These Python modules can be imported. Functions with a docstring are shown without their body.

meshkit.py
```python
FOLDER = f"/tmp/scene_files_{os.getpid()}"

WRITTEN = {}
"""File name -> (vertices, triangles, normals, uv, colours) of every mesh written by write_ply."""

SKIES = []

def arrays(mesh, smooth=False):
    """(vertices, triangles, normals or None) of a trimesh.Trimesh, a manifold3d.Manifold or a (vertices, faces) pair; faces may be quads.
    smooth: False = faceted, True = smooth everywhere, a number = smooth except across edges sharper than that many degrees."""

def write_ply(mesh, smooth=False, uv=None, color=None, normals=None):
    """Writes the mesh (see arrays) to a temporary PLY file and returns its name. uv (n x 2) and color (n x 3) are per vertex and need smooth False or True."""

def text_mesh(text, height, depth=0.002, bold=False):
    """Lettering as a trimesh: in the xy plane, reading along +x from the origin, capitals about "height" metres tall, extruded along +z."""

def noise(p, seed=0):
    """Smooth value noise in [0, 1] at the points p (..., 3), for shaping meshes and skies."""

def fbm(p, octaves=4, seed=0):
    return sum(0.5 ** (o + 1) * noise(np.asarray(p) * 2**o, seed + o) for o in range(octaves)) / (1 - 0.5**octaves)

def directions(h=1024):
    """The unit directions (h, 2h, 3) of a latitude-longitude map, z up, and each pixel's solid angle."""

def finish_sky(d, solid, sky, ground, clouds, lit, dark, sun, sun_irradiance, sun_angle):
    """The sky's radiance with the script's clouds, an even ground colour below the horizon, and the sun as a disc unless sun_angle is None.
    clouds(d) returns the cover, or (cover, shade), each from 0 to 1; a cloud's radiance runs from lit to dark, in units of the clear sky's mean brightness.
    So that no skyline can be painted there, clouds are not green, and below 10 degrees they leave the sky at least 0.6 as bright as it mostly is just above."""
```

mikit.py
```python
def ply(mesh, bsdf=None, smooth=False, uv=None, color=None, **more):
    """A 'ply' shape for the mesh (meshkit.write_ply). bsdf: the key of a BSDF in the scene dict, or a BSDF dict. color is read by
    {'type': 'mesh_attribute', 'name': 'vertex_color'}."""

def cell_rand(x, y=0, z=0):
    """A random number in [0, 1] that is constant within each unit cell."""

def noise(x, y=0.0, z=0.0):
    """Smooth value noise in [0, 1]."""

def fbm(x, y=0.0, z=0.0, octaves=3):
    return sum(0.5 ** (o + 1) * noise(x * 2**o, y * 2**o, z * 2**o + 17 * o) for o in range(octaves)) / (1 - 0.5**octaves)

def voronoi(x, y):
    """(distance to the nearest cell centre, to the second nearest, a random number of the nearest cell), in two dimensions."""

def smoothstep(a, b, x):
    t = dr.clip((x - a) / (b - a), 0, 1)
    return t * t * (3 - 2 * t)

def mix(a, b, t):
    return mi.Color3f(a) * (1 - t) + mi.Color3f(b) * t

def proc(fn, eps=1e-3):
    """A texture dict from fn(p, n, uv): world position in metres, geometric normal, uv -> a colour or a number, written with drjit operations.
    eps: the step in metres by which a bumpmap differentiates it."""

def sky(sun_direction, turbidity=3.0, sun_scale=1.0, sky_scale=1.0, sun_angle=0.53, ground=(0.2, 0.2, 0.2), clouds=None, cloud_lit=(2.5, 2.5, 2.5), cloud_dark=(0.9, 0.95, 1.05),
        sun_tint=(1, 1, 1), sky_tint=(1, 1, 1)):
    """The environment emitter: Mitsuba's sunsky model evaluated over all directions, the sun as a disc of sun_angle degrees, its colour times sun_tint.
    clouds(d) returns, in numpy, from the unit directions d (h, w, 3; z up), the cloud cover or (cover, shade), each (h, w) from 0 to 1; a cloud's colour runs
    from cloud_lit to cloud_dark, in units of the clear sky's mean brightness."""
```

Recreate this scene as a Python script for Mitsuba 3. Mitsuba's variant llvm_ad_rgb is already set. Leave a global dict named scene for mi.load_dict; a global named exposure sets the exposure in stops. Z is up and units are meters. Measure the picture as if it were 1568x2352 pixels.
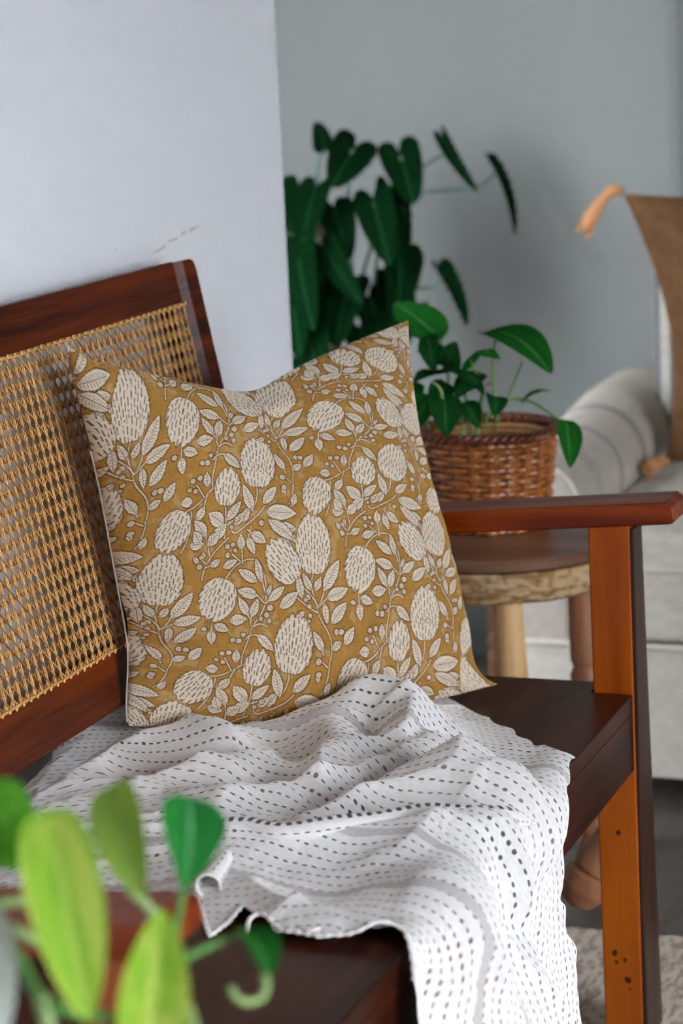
import math, random
import numpy as np, trimesh, drjit as dr, mitsuba as mi, mikit, meshkit
from mikit import noise, fbm, smoothstep, mix
from scipy import sparse
from scipy.sparse.linalg import spsolve
from scipy.interpolate import RectBivariateSpline, CubicSpline
from scipy.spatial.transform import Rotation
random.seed(7); rng = np.random.default_rng(7)
T = mi.ScalarTransform4f
V = lambda *a: np.array(a, float)
unit = lambda v: np.asarray(v, float) / np.linalg.norm(v)
scene, labels = {}, {}

# ------------------------------------------------------------------ camera, sky, exposure
# world: x runs along the bench (away from the camera), y towards the wall behind it, z up, metres
EYE = V(-2.929, -0.745, 1.290)
PITCH, YAW, ROLL, FOCAL = math.atan(1133 / 5550), math.atan(2196 / math.hypot(5550, 1133)), 0.047, 5550.0
look = V(math.cos(YAW) * math.cos(PITCH), math.sin(YAW) * math.cos(PITCH), -math.sin(PITCH))
side = V(math.sin(YAW), -math.cos(YAW), 0)
upward = math.sin(ROLL) * side + math.cos(ROLL) * np.cross(side, look)
scene['camera'] = {'type': 'thinlens', 'fov': math.degrees(2 * math.atan(784 / FOCAL)), 'fov_axis': 'x', 'near_clip': 0.05, 'far_clip': 60.0,
                   'aperture_radius': 0.0095, 'focus_distance': 2.80,
                   'to_world': T().look_at(origin=EYE.tolist(), target=(EYE + look).tolist(), up=upward.tolist())}
exposure = 6.0
def cloud_cover(d):
    c = meshkit.fbm(d * 3.0 + 5.0, 4, 3)
    return np.full(d.shape[:2], 0.97), np.clip(0.25 + 0.5 * (c - 0.5), 0, 1)
scene['sky'] = mikit.sky((0.55, 0.35, 0.75), turbidity=4.0, sun_scale=0.0, sky_scale=1.0, ground=(0.25, 0.25, 0.24), clouds=cloud_cover,
                         cloud_lit=(1.9, 2.0, 2.15), cloud_dark=(1.2, 1.28, 1.4))

# ------------------------------------------------------------------ helpers
def lin(r, g, b):
    c = np.array([r, g, b], float) / 255
    return np.where(c < 0.04045, c / 12.92, ((c + 0.055) / 1.055) ** 2.4)
def C3(r, g, b): return mi.Color3f(*[float(x) for x in lin(r, g, b)])
def rgb(r, g, b): return {'type': 'rgb', 'value': [float(x) for x in lin(r, g, b)]}
def numbered(key):
    if key not in scene and key not in labels: return key
    n = 1
    while f'{key}_{n:03d}' in scene or f'{key}_{n:03d}' in labels: n += 1
    return f'{key}_{n:03d}'
def thing(name, label, category, group=None, kind=None):
    key = numbered(name); labels[key] = {'label': label, 'category': category}
    if group: labels[key]['group'] = group
    if kind: labels[key]['kind'] = kind
    return key
def part(parent, name, mesh, bsdf, label=None, kind=None, smooth=35, **more):
    key = numbered(parent + '__' + name if parent else name)
    scene[key] = mikit.ply(mesh, bsdf, smooth=smooth, **more)
    if label: labels.setdefault(key, {})['label'] = label
    if kind: labels.setdefault(key, {})['kind'] = kind
    return key
def structure(name, mesh, bsdf, label, smooth=35):
    key = numbered(name); scene[key] = mikit.ply(mesh, bsdf, smooth=smooth)
    labels[key] = {'label': label, 'kind': 'structure'}
    return key
def two(d): return {'type': 'twosided', 'bsdf': d}
def join(*ms): return trimesh.util.concatenate([m for m in ms])
def at(mesh, M):
    m = mesh.copy(); m.apply_transform(M); return m
def frame(o, x, y, z):
    M = np.eye(4); M[:3, 0], M[:3, 1], M[:3, 2], M[:3, 3] = x, y, z, o; return M
BALL = trimesh.creation.icosphere(subdivisions=1)
def hull(points): return trimesh.convex.convex_hull(np.asarray(points))
def rbox(lo, hi, r=0.003):
    lo, hi = np.minimum(lo, hi), np.maximum(lo, hi)
    return hull(np.vstack([BALL.vertices * r + [(lo[0] + r, hi[0] - r)[i], (lo[1] + r, hi[1] - r)[j], (lo[2] + r, hi[2] - r)[k]]
                           for i in (0, 1) for j in (0, 1) for k in (0, 1)]))
def rhull(points, r=0.003): return hull(np.vstack([BALL.vertices * r + p for p in points]))
def box(lo, hi): return trimesh.creation.box(bounds=[np.minimum(lo, hi), np.maximum(lo, hi)])
def smooth_path(points, n):
    p = np.asarray(points, float)
    if len(p) < 3: return p[0] + np.linspace(0, 1, n)[:, None] * (p[-1] - p[0])
    t = np.r_[0, np.cumsum(np.linalg.norm(np.diff(p, axis=0), axis=1))]
    return CubicSpline(t, p)(np.linspace(0, t[-1], n))
def tube(points, radius, sides=8, caps=True, flat=1.0, up=(0, 0, 1)):
    p = np.asarray(points, float); n = len(p)
    r = np.broadcast_to(np.asarray(radius, float), (n,))
    t = np.gradient(p, axis=0); t /= np.maximum(np.linalg.norm(t, axis=1, keepdims=True), 1e-12)
    a = np.zeros_like(p); u = np.asarray(up, float)
    for i in range(n):
        v = u - t[i] * (u @ t[i])
        if np.linalg.norm(v) < 1e-6: v = np.cross(t[i], [1, 0.3, 0.2])
        u = v / np.linalg.norm(v); a[i] = u
    b = np.cross(t, a)
    th = np.arange(sides) * 2 * np.pi / sides
    ring = (np.cos(th)[None, :, None] * b[:, None] + flat * np.sin(th)[None, :, None] * a[:, None]) * r[:, None, None] + p[:, None]
    v = ring.reshape(-1, 3); f = []
    i, j = np.meshgrid(np.arange(n - 1), np.arange(sides), indexing='ij')
    q0, q1 = i * sides + j, i * sides + (j + 1) % sides
    f = np.vstack([np.stack([q0, q1 + sides, q1], -1).reshape(-1, 3), np.stack([q0, q0 + sides, q1 + sides], -1).reshape(-1, 3)])
    if caps:
        v = np.vstack([v, p[0], p[-1]]); k = np.arange(sides); m = len(v) - 2
        f = np.vstack([f, np.stack([k, (k + 1) % sides, k * 0 + m], 1), np.stack([(k + 1) % sides + (n - 1) * sides, k + (n - 1) * sides, k * 0 + m + 1], 1)])
    return trimesh.Trimesh(v, f, process=False)
def lathe(profile, sections=48): return trimesh.creation.revolve(np.asarray(profile, float), sections=sections)
def grid_faces(n, m):
    i, j = np.meshgrid(np.arange(n - 1), np.arange(m - 1), indexing='ij'); a = (i * m + j).ravel()
    return np.vstack([np.stack([a, a + m, a + m + 1], 1), np.stack([a, a + m + 1, a + 1], 1)])

# ------------------------------------------------------------------ materials
def wood(dark, light, axis, rough=0.32, band=1.0, coat=0.4, seed=0.0, knots=None, spec=0.4):
    d, l = C3(*dark), C3(*light)
    def fn(p, n, uv):
        q = [p.x, p.y, p.z]
        al = q[axis]; a, b = [q[k] for k in range(3) if k != axis]
        w = 0.010 * noise(al * 5 + seed, a * 30, b * 30)
        ring = fbm((a + w) * 60 * band, (b + w) * 60 * band, al * 2.2 + seed, 3)
        fine = noise(a * 500, b * 500, al * 14)
        blotch = fbm(a * 9 + seed, b * 9, al * 5, 2)
        t = dr.clip(1.5 * (ring - 0.5) + 0.35 * (fine - 0.5) + 0.9 * (blotch - 0.5) + 0.5, 0, 1)
        c = mix(d, l, t)
        if knots is not None:
            k = mi.Float(0)
            for x, y, z, r in knots:
                wob = 0.35 * noise(p.y * 260, p.z * 260)
                dd = dr.sqrt(dr.square(p.y - y) + dr.square((p.z - z) * 0.8) + dr.square(p.x - x) * 0.05) / r
                k = dr.maximum(k, 1 - smoothstep(0.6, 1.0, dd + wob))
            c = mix(c, C3(38, 14, 6), k * 0.92)
        return c
    return {'type': 'principled', 'base_color': mikit.proc(fn), 'roughness': rough, 'specular': spec, 'clearcoat': coat, 'clearcoat_gloss': 0.85}
def fabric(color_fn, weave=1500.0, height=0.00012, rough=0.95, sheen=0.3):
    bump = mikit.proc(lambda p, n, uv: 0.5 * (dr.sin(uv.x * weave * 2) * dr.sin(uv.y * weave * 2)) + 0.5 * noise(uv.x * weave, uv.y * weave), eps=3e-4)
    base = color_fn if isinstance(color_fn, dict) else mikit.proc(color_fn)
    return {'type': 'bumpmap', 'arbitrary': bump, 'scale': height, 'bsdf': two({'type': 'principled', 'base_color': base, 'roughness': rough, 'specular': 0.25, 'sheen': sheen})}

# bench-back plane, used by the bench, the cane and the pillow
BACK_O, BACK_E = V(0, 0.534, 0.56), unit(V(0, 0.187, 0.982))
BACK_N = V(0, -BACK_E[2], BACK_E[1])
SEAT, FLOOR = 0.42, -0.075
# ------------------------------------------------------------------ the room
def wall_paint(c, s=0.0):
    a = C3(*c)
    def fn(p, n, uv):
        return a * (0.985 + 0.03 * fbm(p.x * 3 + s, p.y * 3, p.z * 3, 2))
    return two({'type': 'principled', 'base_color': mikit.proc(fn), 'roughness': 0.55, 'specular': 0.3})
def scuffed(c):
    a, m = C3(*c), C3(196, 190, 178)
    def fn(p, n, uv):
        base = a * (0.985 + 0.03 * fbm(p.x * 3, p.y * 3, p.z * 3, 2))
        ln = 1.003 + 0.022 * (p.x - 0.13) / 0.16
        w = 0.0016 * noise(p.x * 60, p.z * 60) + 0.0006
        k = (1 - smoothstep(w, w + 0.0014, dr.abs(p.z - ln + 0.004 * noise(p.x * 45)))) * smoothstep(0.045, 0.07, p.x) * (1 - smoothstep(0.18, 0.24, p.x))
        k *= smoothstep(0.15, 0.4, noise(p.x * 70, 4.0))
        d1 = dr.sqrt(dr.square(p.x + 0.062) + dr.square(p.z - 1.006))
        k2 = 1 - smoothstep(0.0015, 0.0035, d1 + 0.002 * noise(p.x * 300, p.z * 300))
        return mix(mix(base, m, 0.7 * k), C3(120, 118, 116), 0.7 * k2)
    return two({'type': 'principled', 'base_color': mikit.proc(fn), 'roughness': 0.5, 'specular': 0.3})
scene['mat_wall_white'] = scuffed((238, 240, 245))
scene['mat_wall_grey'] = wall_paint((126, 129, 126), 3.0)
scene['mat_wall_shade'] = wall_paint((84, 78, 72), 8.0)
def floor_color(p, n, uv):
    t = fbm(p.x * 9, p.y * 40, 0.0, 3)
    f = fbm(p.x * 60, p.y * 160, 2.0, 2)
    return mix(C3(78, 74, 70), C3(112, 106, 99), 0.6 * t + 0.4 * f)
scene['mat_floor'] = two({'type': 'principled', 'base_color': mikit.proc(floor_color), 'roughness': 0.5, 'specular': 0.4})
scene['mat_white_frame'] = two({'type': 'principled', 'base_color': rgb(232, 232, 230), 'roughness': 0.4, 'specular': 0.4})
scene['mat_ceiling'] = wall_paint((150, 148, 144), 5.0)
X0, X1, Y0, YW, Y2, H = -4.8, 1.90, -3.3, 0.668, 1.75, 2.7
LW = structure('wall_left', rbox((X0, YW, FLOOR), (0.537, YW + 0.12, H), 0.003), 'mat_wall_white', 'white painted wall behind the cane bench, ending in a sharp corner', smooth=35)
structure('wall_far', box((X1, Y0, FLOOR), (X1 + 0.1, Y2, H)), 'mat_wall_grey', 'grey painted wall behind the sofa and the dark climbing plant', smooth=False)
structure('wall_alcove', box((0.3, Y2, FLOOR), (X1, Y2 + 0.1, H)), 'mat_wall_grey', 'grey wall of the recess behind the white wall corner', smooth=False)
def pierced(axis, c, t, lo, hi, holes, name, label):
    from shapely.geometry import box as sb
    g = sb(lo, FLOOR, hi, H)
    for a, b, z0, z1 in holes: g = g.difference(sb(a, z0, b, z1))
    m = trimesh.creation.extrude_polygon(g, t, engine='earcut')
    if axis == 'y': M = np.array([[1, 0, 0, 0], [0, 0, -1, c + t], [0, 1, 0, 0], [0, 0, 0, 1]], float)
    else: M = np.array([[0, 0, 1, c], [1, 0, 0, 0], [0, 1, 0, 0], [0, 0, 0, 1]], float)
    return structure(name, at(m, M), 'mat_wall_shade', label, smooth=False)
WIN_R = [(-3.9, -1.1, 0.10, 2.40)]
WIN_B = []
pierced('y', Y0 - 0.15, 0.15, X0, X1, WIN_R, 'wall_right', 'muted wall with a wide window facing the bench')
pierced('x', X0 - 0.15, 0.15, Y0, Y2, WIN_B, 'wall_back', 'muted wall opposite the sofa')
structure('floor', box((X0, Y0, FLOOR - 0.08), (X1, Y2, FLOOR)), 'mat_floor', 'dark grey brown floor under the bench', smooth=False)
structure('ceiling', box((X0, Y0, H), (X1, Y2, H + 0.1)), 'mat_ceiling', 'pale ceiling of the room', smooth=False)
for k, (a, b, z0, z1) in enumerate(WIN_R):
    fr = [box((a, Y0 - 0.11, z0), (a + 0.05, Y0 - 0.05, z1)), box((b - 0.05, Y0 - 0.11, z0), (b, Y0 - 0.05, z1)), box((a, Y0 - 0.11, z1 - 0.05), (b, Y0 - 0.05, z1)), box((a, Y0 - 0.11, z0), (b, Y0 - 0.05, z0 + 0.05))]
    for t in (1, 2): fr.append(box((a + (b - a) * t / 3 - 0.025, Y0 - 0.11, z0), (a + (b - a) * t / 3 + 0.025, Y0 - 0.05, z1)))
    structure('window_1', join(*fr), 'mat_white_frame', 'white frame of the open window in the right wall', smooth=False)
for k, (a, b, z0, z1) in enumerate(WIN_B):
    fr = [box((X0 - 0.11, a, z0), (X0 - 0.05, a + 0.05, z1)), box((X0 - 0.11, b - 0.05, z0), (X0 - 0.05, b, z1)), box((X0 - 0.11, a, z1 - 0.05), (X0 - 0.05, b, z1)), box((X0 - 0.11, a, z0), (X0 - 0.05, b, z0 + 0.05)), box((X0 - 0.11, (a + b) / 2 - 0.025, z0), (X0 - 0.05, (a + b) / 2 + 0.025, z1))]
    structure('window_2', join(*fr), 'mat_white_frame', 'white frame of the open window in the back wall', smooth=False)
# dark upright trim on the far wall, at the right border of the photograph
scene['mat_dark_trim'] = two({'type': 'principled', 'base_color': rgb(96, 98, 98), 'roughness': 0.6})
structure('trim_1', rbox((X1 - 0.03, 0.20, FLOOR), (X1 - 0.001, 0.357, H - 0.01), 0.004), 'mat_dark_trim', 'dark grey upright trim on the far wall above the brown cushion')
# ------------------------------------------------------------------ the bench
scene['wood_rail'] = wood((48, 14, 2), (112, 42, 6), 0, rough=0.40, band=0.8, coat=0.04, spec=0.22)
scene['wood_seat'] = wood((30, 10, 4), (66, 24, 9), 0, rough=0.36, band=0.5, coat=0.05, spec=0.22)
scene['wood_arm'] = wood((92, 26, 1), (140, 54, 3), 1, rough=0.36, coat=0.08, spec=0.3)
scene['wood_leg'] = wood((132, 52, 4), (170, 82, 8), 2, rough=0.36, band=0.6, coat=0.06, spec=0.3, knots=[(0, 0.024, 0.230, 0.0046), (0, 0.033, 0.062, 0.0060), (0, 0.031, 0.050, 0.0040), (0, 0.0195, 0.054, 0.0046), (0, 0.0165, 0.0265, 0.0062), (0, 0.014, 0.014, 0.0026)])
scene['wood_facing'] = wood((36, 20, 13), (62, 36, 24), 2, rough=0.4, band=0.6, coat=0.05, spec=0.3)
bench = thing('cane_bench', 'dark red-brown wooden bench with woven cane backrest, against the white wall', 'bench')
XN = -1.44            # near end
part(bench, 'seat', join(rbox((XN + 0.0505, 0.0, 0.396), (-0.0008, 0.600, SEAT), 0.002), rbox((XN + 0.001, 0.056, 0.396), (0.052, 0.600, SEAT - 0.0003), 0.002)), 'wood_seat')
part(bench, 'front_rail', rbox((XN + 0.051, 0.0004, 0.318), (-0.0005, 0.0258, 0.3958), 0.0012), 'wood_seat', 'dark front rail under the seat edge')
for s, x in ((1, 0.0), (-1, XN + 0.05)):
    o = lambda d: x + s * d
    foot = 0.085
    leg = rhull([(o(0.004), 0.0035 + y0, z) for y0, z in ((0, 0.645), (0.049, 0.645), (-0.004, FLOOR + 0.0115), (0.042, FLOOR + 0.0115))] +
                [(o(0.030), 0.0005 + y0, z) for y0, z in ((0, 0.645), (-0.006, FLOOR + 0.0115))] +
                [(o(0.044), y0, z) for y0, z in ((0.004, 0.645), (0.052, 0.645))] + [(o(foot), y0, FLOOR + 0.0115) for y0 in (-0.004, 0.042)], 0.003)
    lk = part(bench, 'front_leg', leg, 'wood_leg', 'orange brown front leg with small dark knots')
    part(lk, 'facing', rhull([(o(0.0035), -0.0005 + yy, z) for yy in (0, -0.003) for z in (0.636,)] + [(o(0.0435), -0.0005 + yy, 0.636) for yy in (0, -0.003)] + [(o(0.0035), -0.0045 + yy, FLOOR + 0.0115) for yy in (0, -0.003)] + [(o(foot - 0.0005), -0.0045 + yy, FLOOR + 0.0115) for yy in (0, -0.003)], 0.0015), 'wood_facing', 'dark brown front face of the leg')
    dy, dz = (0, 0) if s > 0 else (0.036, -0.009)
    ztop = lambda y: 0.6715 + dz - 0.0727 * y
    arm = []
    for xx in (o(0.0005), o(0.071)):
        for y, z in ((-0.046, ztop(-0.046) - 0.004), (-0.054, ztop(-0.054) - 0.009), (-0.056, ztop(-0.056) - 0.024), (-0.052, ztop(-0.052) - 0.0265), (0.60, ztop(0.60) - 0.003), (0.60, ztop(0.60) - 0.0265)):
            arm.append((xx + (s * (-0.004) if y < -0.05 and xx == o(0.071) else 0), y + (dy if y < 0 else 0), z - 0.0727 * (dy if y < 0 else 0)))
    part(bench, 'arm', rhull(arm, 0.0035), 'wood_arm')
    # back stile: bevelled inside edge, flat face, rounded top
    def along(t, d, xx): return BACK_O + BACK_E * t + BACK_N * d + V(xx, 0, 0)
    prof = [(-0.002, -0.012), (0.018, 0.008), (0.046, 0.010), (0.048, 0.006), (0.048, -0.035), (-0.002, -0.035)]
    pts = [along(t, d, o(w)) for w, d in prof for t in (-0.08, 0.415)] + [along(0.429, d, o(w * 0.70 + 0.0)) for w, d in prof] + [along(0.4245, d, o(w * 0.92)) for w, d in prof]
    part(bench, 'back_stile', hull(pts), 'wood_rail', smooth=20)
    part(bench, 'back_leg', rhull([along(-0.05, d, o(w)) for w in (0.004, 0.046) for d in (0.0, -0.03)] + [(o(w), y, FLOOR + 0.0115) for w in (0.006, 0.044) for y in (0.60, 0.635)], 0.003), 'wood_rail')
def bar(t0, t1, d0, d1, r=0.003):
    return rhull([BACK_O + BACK_E * t + BACK_N * d + V(xx, 0, 0) for t in (t0 + r, t1 - r) for d in (d0 + r, d1 - r) for xx in (XN + 0.052, -0.001)], r)
part(bench, 'top_rail', bar(0.372, 0.431, -0.036, 0.0), 'wood_rail')
part(bench, 'lower_rail', bar(-0.068, 0.0, -0.034, 0.0), 'wood_rail')
part(bench, 'back_rail', rbox((XN + 0.052, 0.545, 0.33), (-0.001, 0.575, 0.40), 0.003), 'wood_seat')

# cane: pairs of uprights and of cross strands, and two sets of diagonals, each a thin flat strand
scene['mat_cane'] = two({'type': 'principled', 'base_color': {'type': 'mesh_attribute', 'name': 'vertex_color'}, 'roughness': 0.38, 'specular': 0.5, 'clearcoat': 0.3, 'clearcoat_gloss': 0.8})
CW, CH, P, PZ = -XN - 0.052 - 0.001, 0.372, 0.0165, 0.0186
strands, cols = [], []
cane_rng = np.random.default_rng(3)
def strand(p2, w, lift, tone=None):
    p2 = np.asarray(p2, float); n = len(p2)
    lift = np.broadcast_to(lift, (n,)); t = np.gradient(p2, axis=0); t /= np.linalg.norm(t, axis=1, keepdims=True)
    nn = np.stack([-t[:, 1], t[:, 0]], 1)
    prof = [(-1, -0.25), (-0.55, 0.35), (0.55, 0.35), (1, -0.25)]
    rows = [np.column_stack([p2 + nn * (w / 2 * a), lift + 0.0009 * b]) for a, b in prof] + [np.column_stack([p2, lift - 0.0006])]
    v = np.stack(rows, 1)  # n, 5, 3
    i, j = np.meshgrid(np.arange(n - 1), np.arange(5), indexing='ij'); a, b = i * 5 + j, i * 5 + (j + 1) % 5
    f = np.vstack([np.stack([a, b, b + 5], -1).reshape(-1, 3), np.stack([a, b + 5, a + 5], -1).reshape(-1, 3)])
    v = v.reshape(-1, 3)
    V3 = BACK_O + v[:, :1] * V(-1, 0, 0) + v[:, 1:2] * BACK_E + v[:, 2:] * BACK_N
    strands.append(trimesh.Trimesh(V3, f, process=False))
    t0 = cane_rng.random() if tone is None else tone
    base = lin(138, 80, 26) * (1 - t0) + lin(232, 182, 112) * t0
    u = np.repeat(np.linspace(0, 1, n), 5)
    var = 0.85 + 0.3 * meshkit.noise(np.column_stack([u * n * 0.3, np.full(n * 5, len(strands) * 3.7), 0 * u]), 5)
    cols.append(base * var[:, None] * np.array([1, 1, 1]))
nx, nz = int(CW / P), round(CH / PZ); px_, pz_ = CW / nx, CH / nz
wig = lambda n, a: a * (cane_rng.random(n) - 0.5)
for i in range(nx + 1):
    for k in (-1, 1):
        z = np.linspace(0, CH, nz * 2 + 1); x = i * px_ + k * 0.0019 + 0 * z + wig(len(z), 0.0007) + wig(1, 0.0008)
        if 0 <= x.min() and x.max() < CW: strand(np.column_stack([x, z]), 0.0030, 0.0019 + 0.0002 * k, 0.55 + 0.45 * cane_rng.random())
for j in range(nz + 1):
    for k in (-1, 1):
        x = np.linspace(0, CW, nx * 2 + 1); z = j * pz_ + k * 0.0016 + 0 * x + wig(len(x), 0.0006)
        strand(np.column_stack([x, z]), 0.0027, 0.0002 + 0.0002 * k, 0.2 + 0.5 * cane_rng.random())
for sgn in (1, -1):
    for i in range(-nz, nx + 1):
        off = (i + 0.5) * px_
        z = np.linspace(0, CH, nz * 2 + 1); x = off + z / pz_ * px_ if sgn > 0 else off + (CH - z) / pz_ * px_
        ok = (x >= 0) & (x <= CW)
        if ok.sum() < 3: continue
        k = np.arange(len(z))
        # the strand bends towards the crossings and bows over the upright pairs
        q = np.column_stack([x + wig(len(x), 0.0006), z + wig(len(x), 0.0006)])[ok]
        strand(q, 0.0026, ((0.0030 if sgn > 0 else 0.0010) + 0.0003 * np.cos(np.pi * (k + i)))[ok], 0.05 + 0.6 * cane_rng.random())
cane_cols = np.vstack(cols); cane_mesh = join(*strands)
part(bench, 'cane_panel', cane_mesh, 'mat_cane', 'golden woven cane panel of the backrest', kind='stuff', smooth=True, color=cane_cols)
strands, cols = [], []
for z in (0.0005, CH - 0.0005):
    x = np.linspace(0, CW, 160); strand(np.column_stack([x, z + 0.0006 * np.sin(x * 90)]), 0.0034, 0.0032, 0.6)
    part(bench, 'cane_binding', join(*strands), 'mat_cane', smooth=True, color=np.vstack(cols)); strands, cols = [], []
knots = []
for z in (0.0, CH):
    for i in range(nx + 1):
        q = BACK_O + V(-1, 0, 0) * (i * px_ + 0.002 * (cane_rng.random() - 0.5)) + BACK_E * (z + (0.0012 if z else -0.0012)) + BACK_N * 0.0042
        m = BALL.copy(); m.apply_scale([0.0021, 0.0016, 0.0023 if i % 5 else 0.0032]); m.apply_translation(q); knots.append(m)
part(bench, 'cane_knot', join(*knots), 'mat_cane', kind='stuff', smooth=True, color=np.tile(lin(226, 178, 112), (sum(len(k.vertices) for k in knots), 1)))
# ------------------------------------------------------------------ sofa behind the stool
def sofa_color(p, n, uv):
    base = mix(C3(176, 169, 158), C3(196, 190, 180), fbm(p.x * 70, p.y * 70, p.z * 70, 2))
    return base
def band(v, c, w): return 1 - smoothstep(w * 0.7, w, dr.abs(v - c))
def arm_color(p, n, uv):
    base = mix(C3(160, 151, 140), C3(178, 170, 160), fbm(p.x * 70, p.y * 70, p.z * 70, 2))
    u = p.x
    k = band(u, 1.045, 0.004) + band(u, 1.066, 0.004) + band(u, 1.21, 0.010) + band(u, 1.385, 0.018)
    e = dr.select(n.x < -0.8, dr.select(p.z > 0.39, 1.0, 0.0) * (band(p.y - 0.22 * p.z, 0.268, 0.006) + band(p.y - 0.22 * p.z, 0.302, 0.007) + band(p.y - 0.22 * p.z, 0.342, 0.006)), k * dr.select(p.z > 0.30, 1.0, 0.0))
    return mix(base, C3(96, 100, 108), dr.clip(e, 0, 1) * 0.6)
def back_color(p, n, uv):
    base = mix(C3(170, 164, 154), C3(188, 182, 172), fbm(p.x * 70, p.y * 70, p.z * 70, 2))
    k = band(p.y, 0.352, 0.008) + band(p.y, 0.318, 0.008)
    return mix(base, C3(84, 88, 94), dr.clip(k, 0, 1) * 0.85)
def cloth(fn): return two({'type': 'principled', 'base_color': mikit.proc(fn), 'roughness': 0.9, 'specular': 0.2, 'sheen': 0.2})
scene['mat_sofa'], scene['mat_sofa_arm'], scene['mat_sofa_back'] = cloth(sofa_color), cloth(arm_color), cloth(back_color)
scene['mat_piping'] = two({'type': 'principled', 'base_color': rgb(196, 190, 180), 'roughness': 0.9})
sofa = thing('sofa', 'pale beige upholstered sofa with a striped rolled arm, beyond the bench', 'sofa')
SX = 0.92
part(sofa, 'base', rbox((SX, -1.75, 0.0), (1.78, 0.462, 0.228), 0.006), 'mat_sofa')
for x in (1.0, 1.70):
    for y in (0.38, -1.65): part(sofa, 'foot', rbox((x - 0.03, y - 0.03, FLOOR), (x + 0.03, y + 0.03, 0.004), 0.004), 'wood_seat')
part(sofa, 'seat_cushion', rbox((SX - 0.004, -0.70, 0.236), (1.62, 0.335, 0.432), 0.022), 'mat_sofa')
part(sofa, 'seat_cushion', rbox((SX - 0.004, -1.74, 0.236), (1.62, -0.706, 0.432), 0.022), 'mat_sofa')
sect = []
for x, cy, cz, r in ((SX, .395, .466, .074), (SX + 0.004, .395, .466, .078), (1.15, .402, .466, .085), (1.4, .415, .468, .095), (1.62, .428, .468, .102), (1.80, .432, .468, .102), (1.81, .432, .468, .092)):
    th = np.linspace(-0.9, np.pi + 0.9, 40); hw = r * 0.86
    ring = np.column_stack([np.full(40, x), cy - r * np.cos(th), cz + r * np.sin(th)])
    low = [(x, cy + r * math.cos(0.9), 0.232), (x, cy - r * math.cos(0.9), 0.232)]
    sect.append(np.vstack([ring, low]))
n = len(sect[0]); v = np.vstack(sect + [[sect[0].mean(0)], [sect[-1].mean(0)]]); f = []
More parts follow.
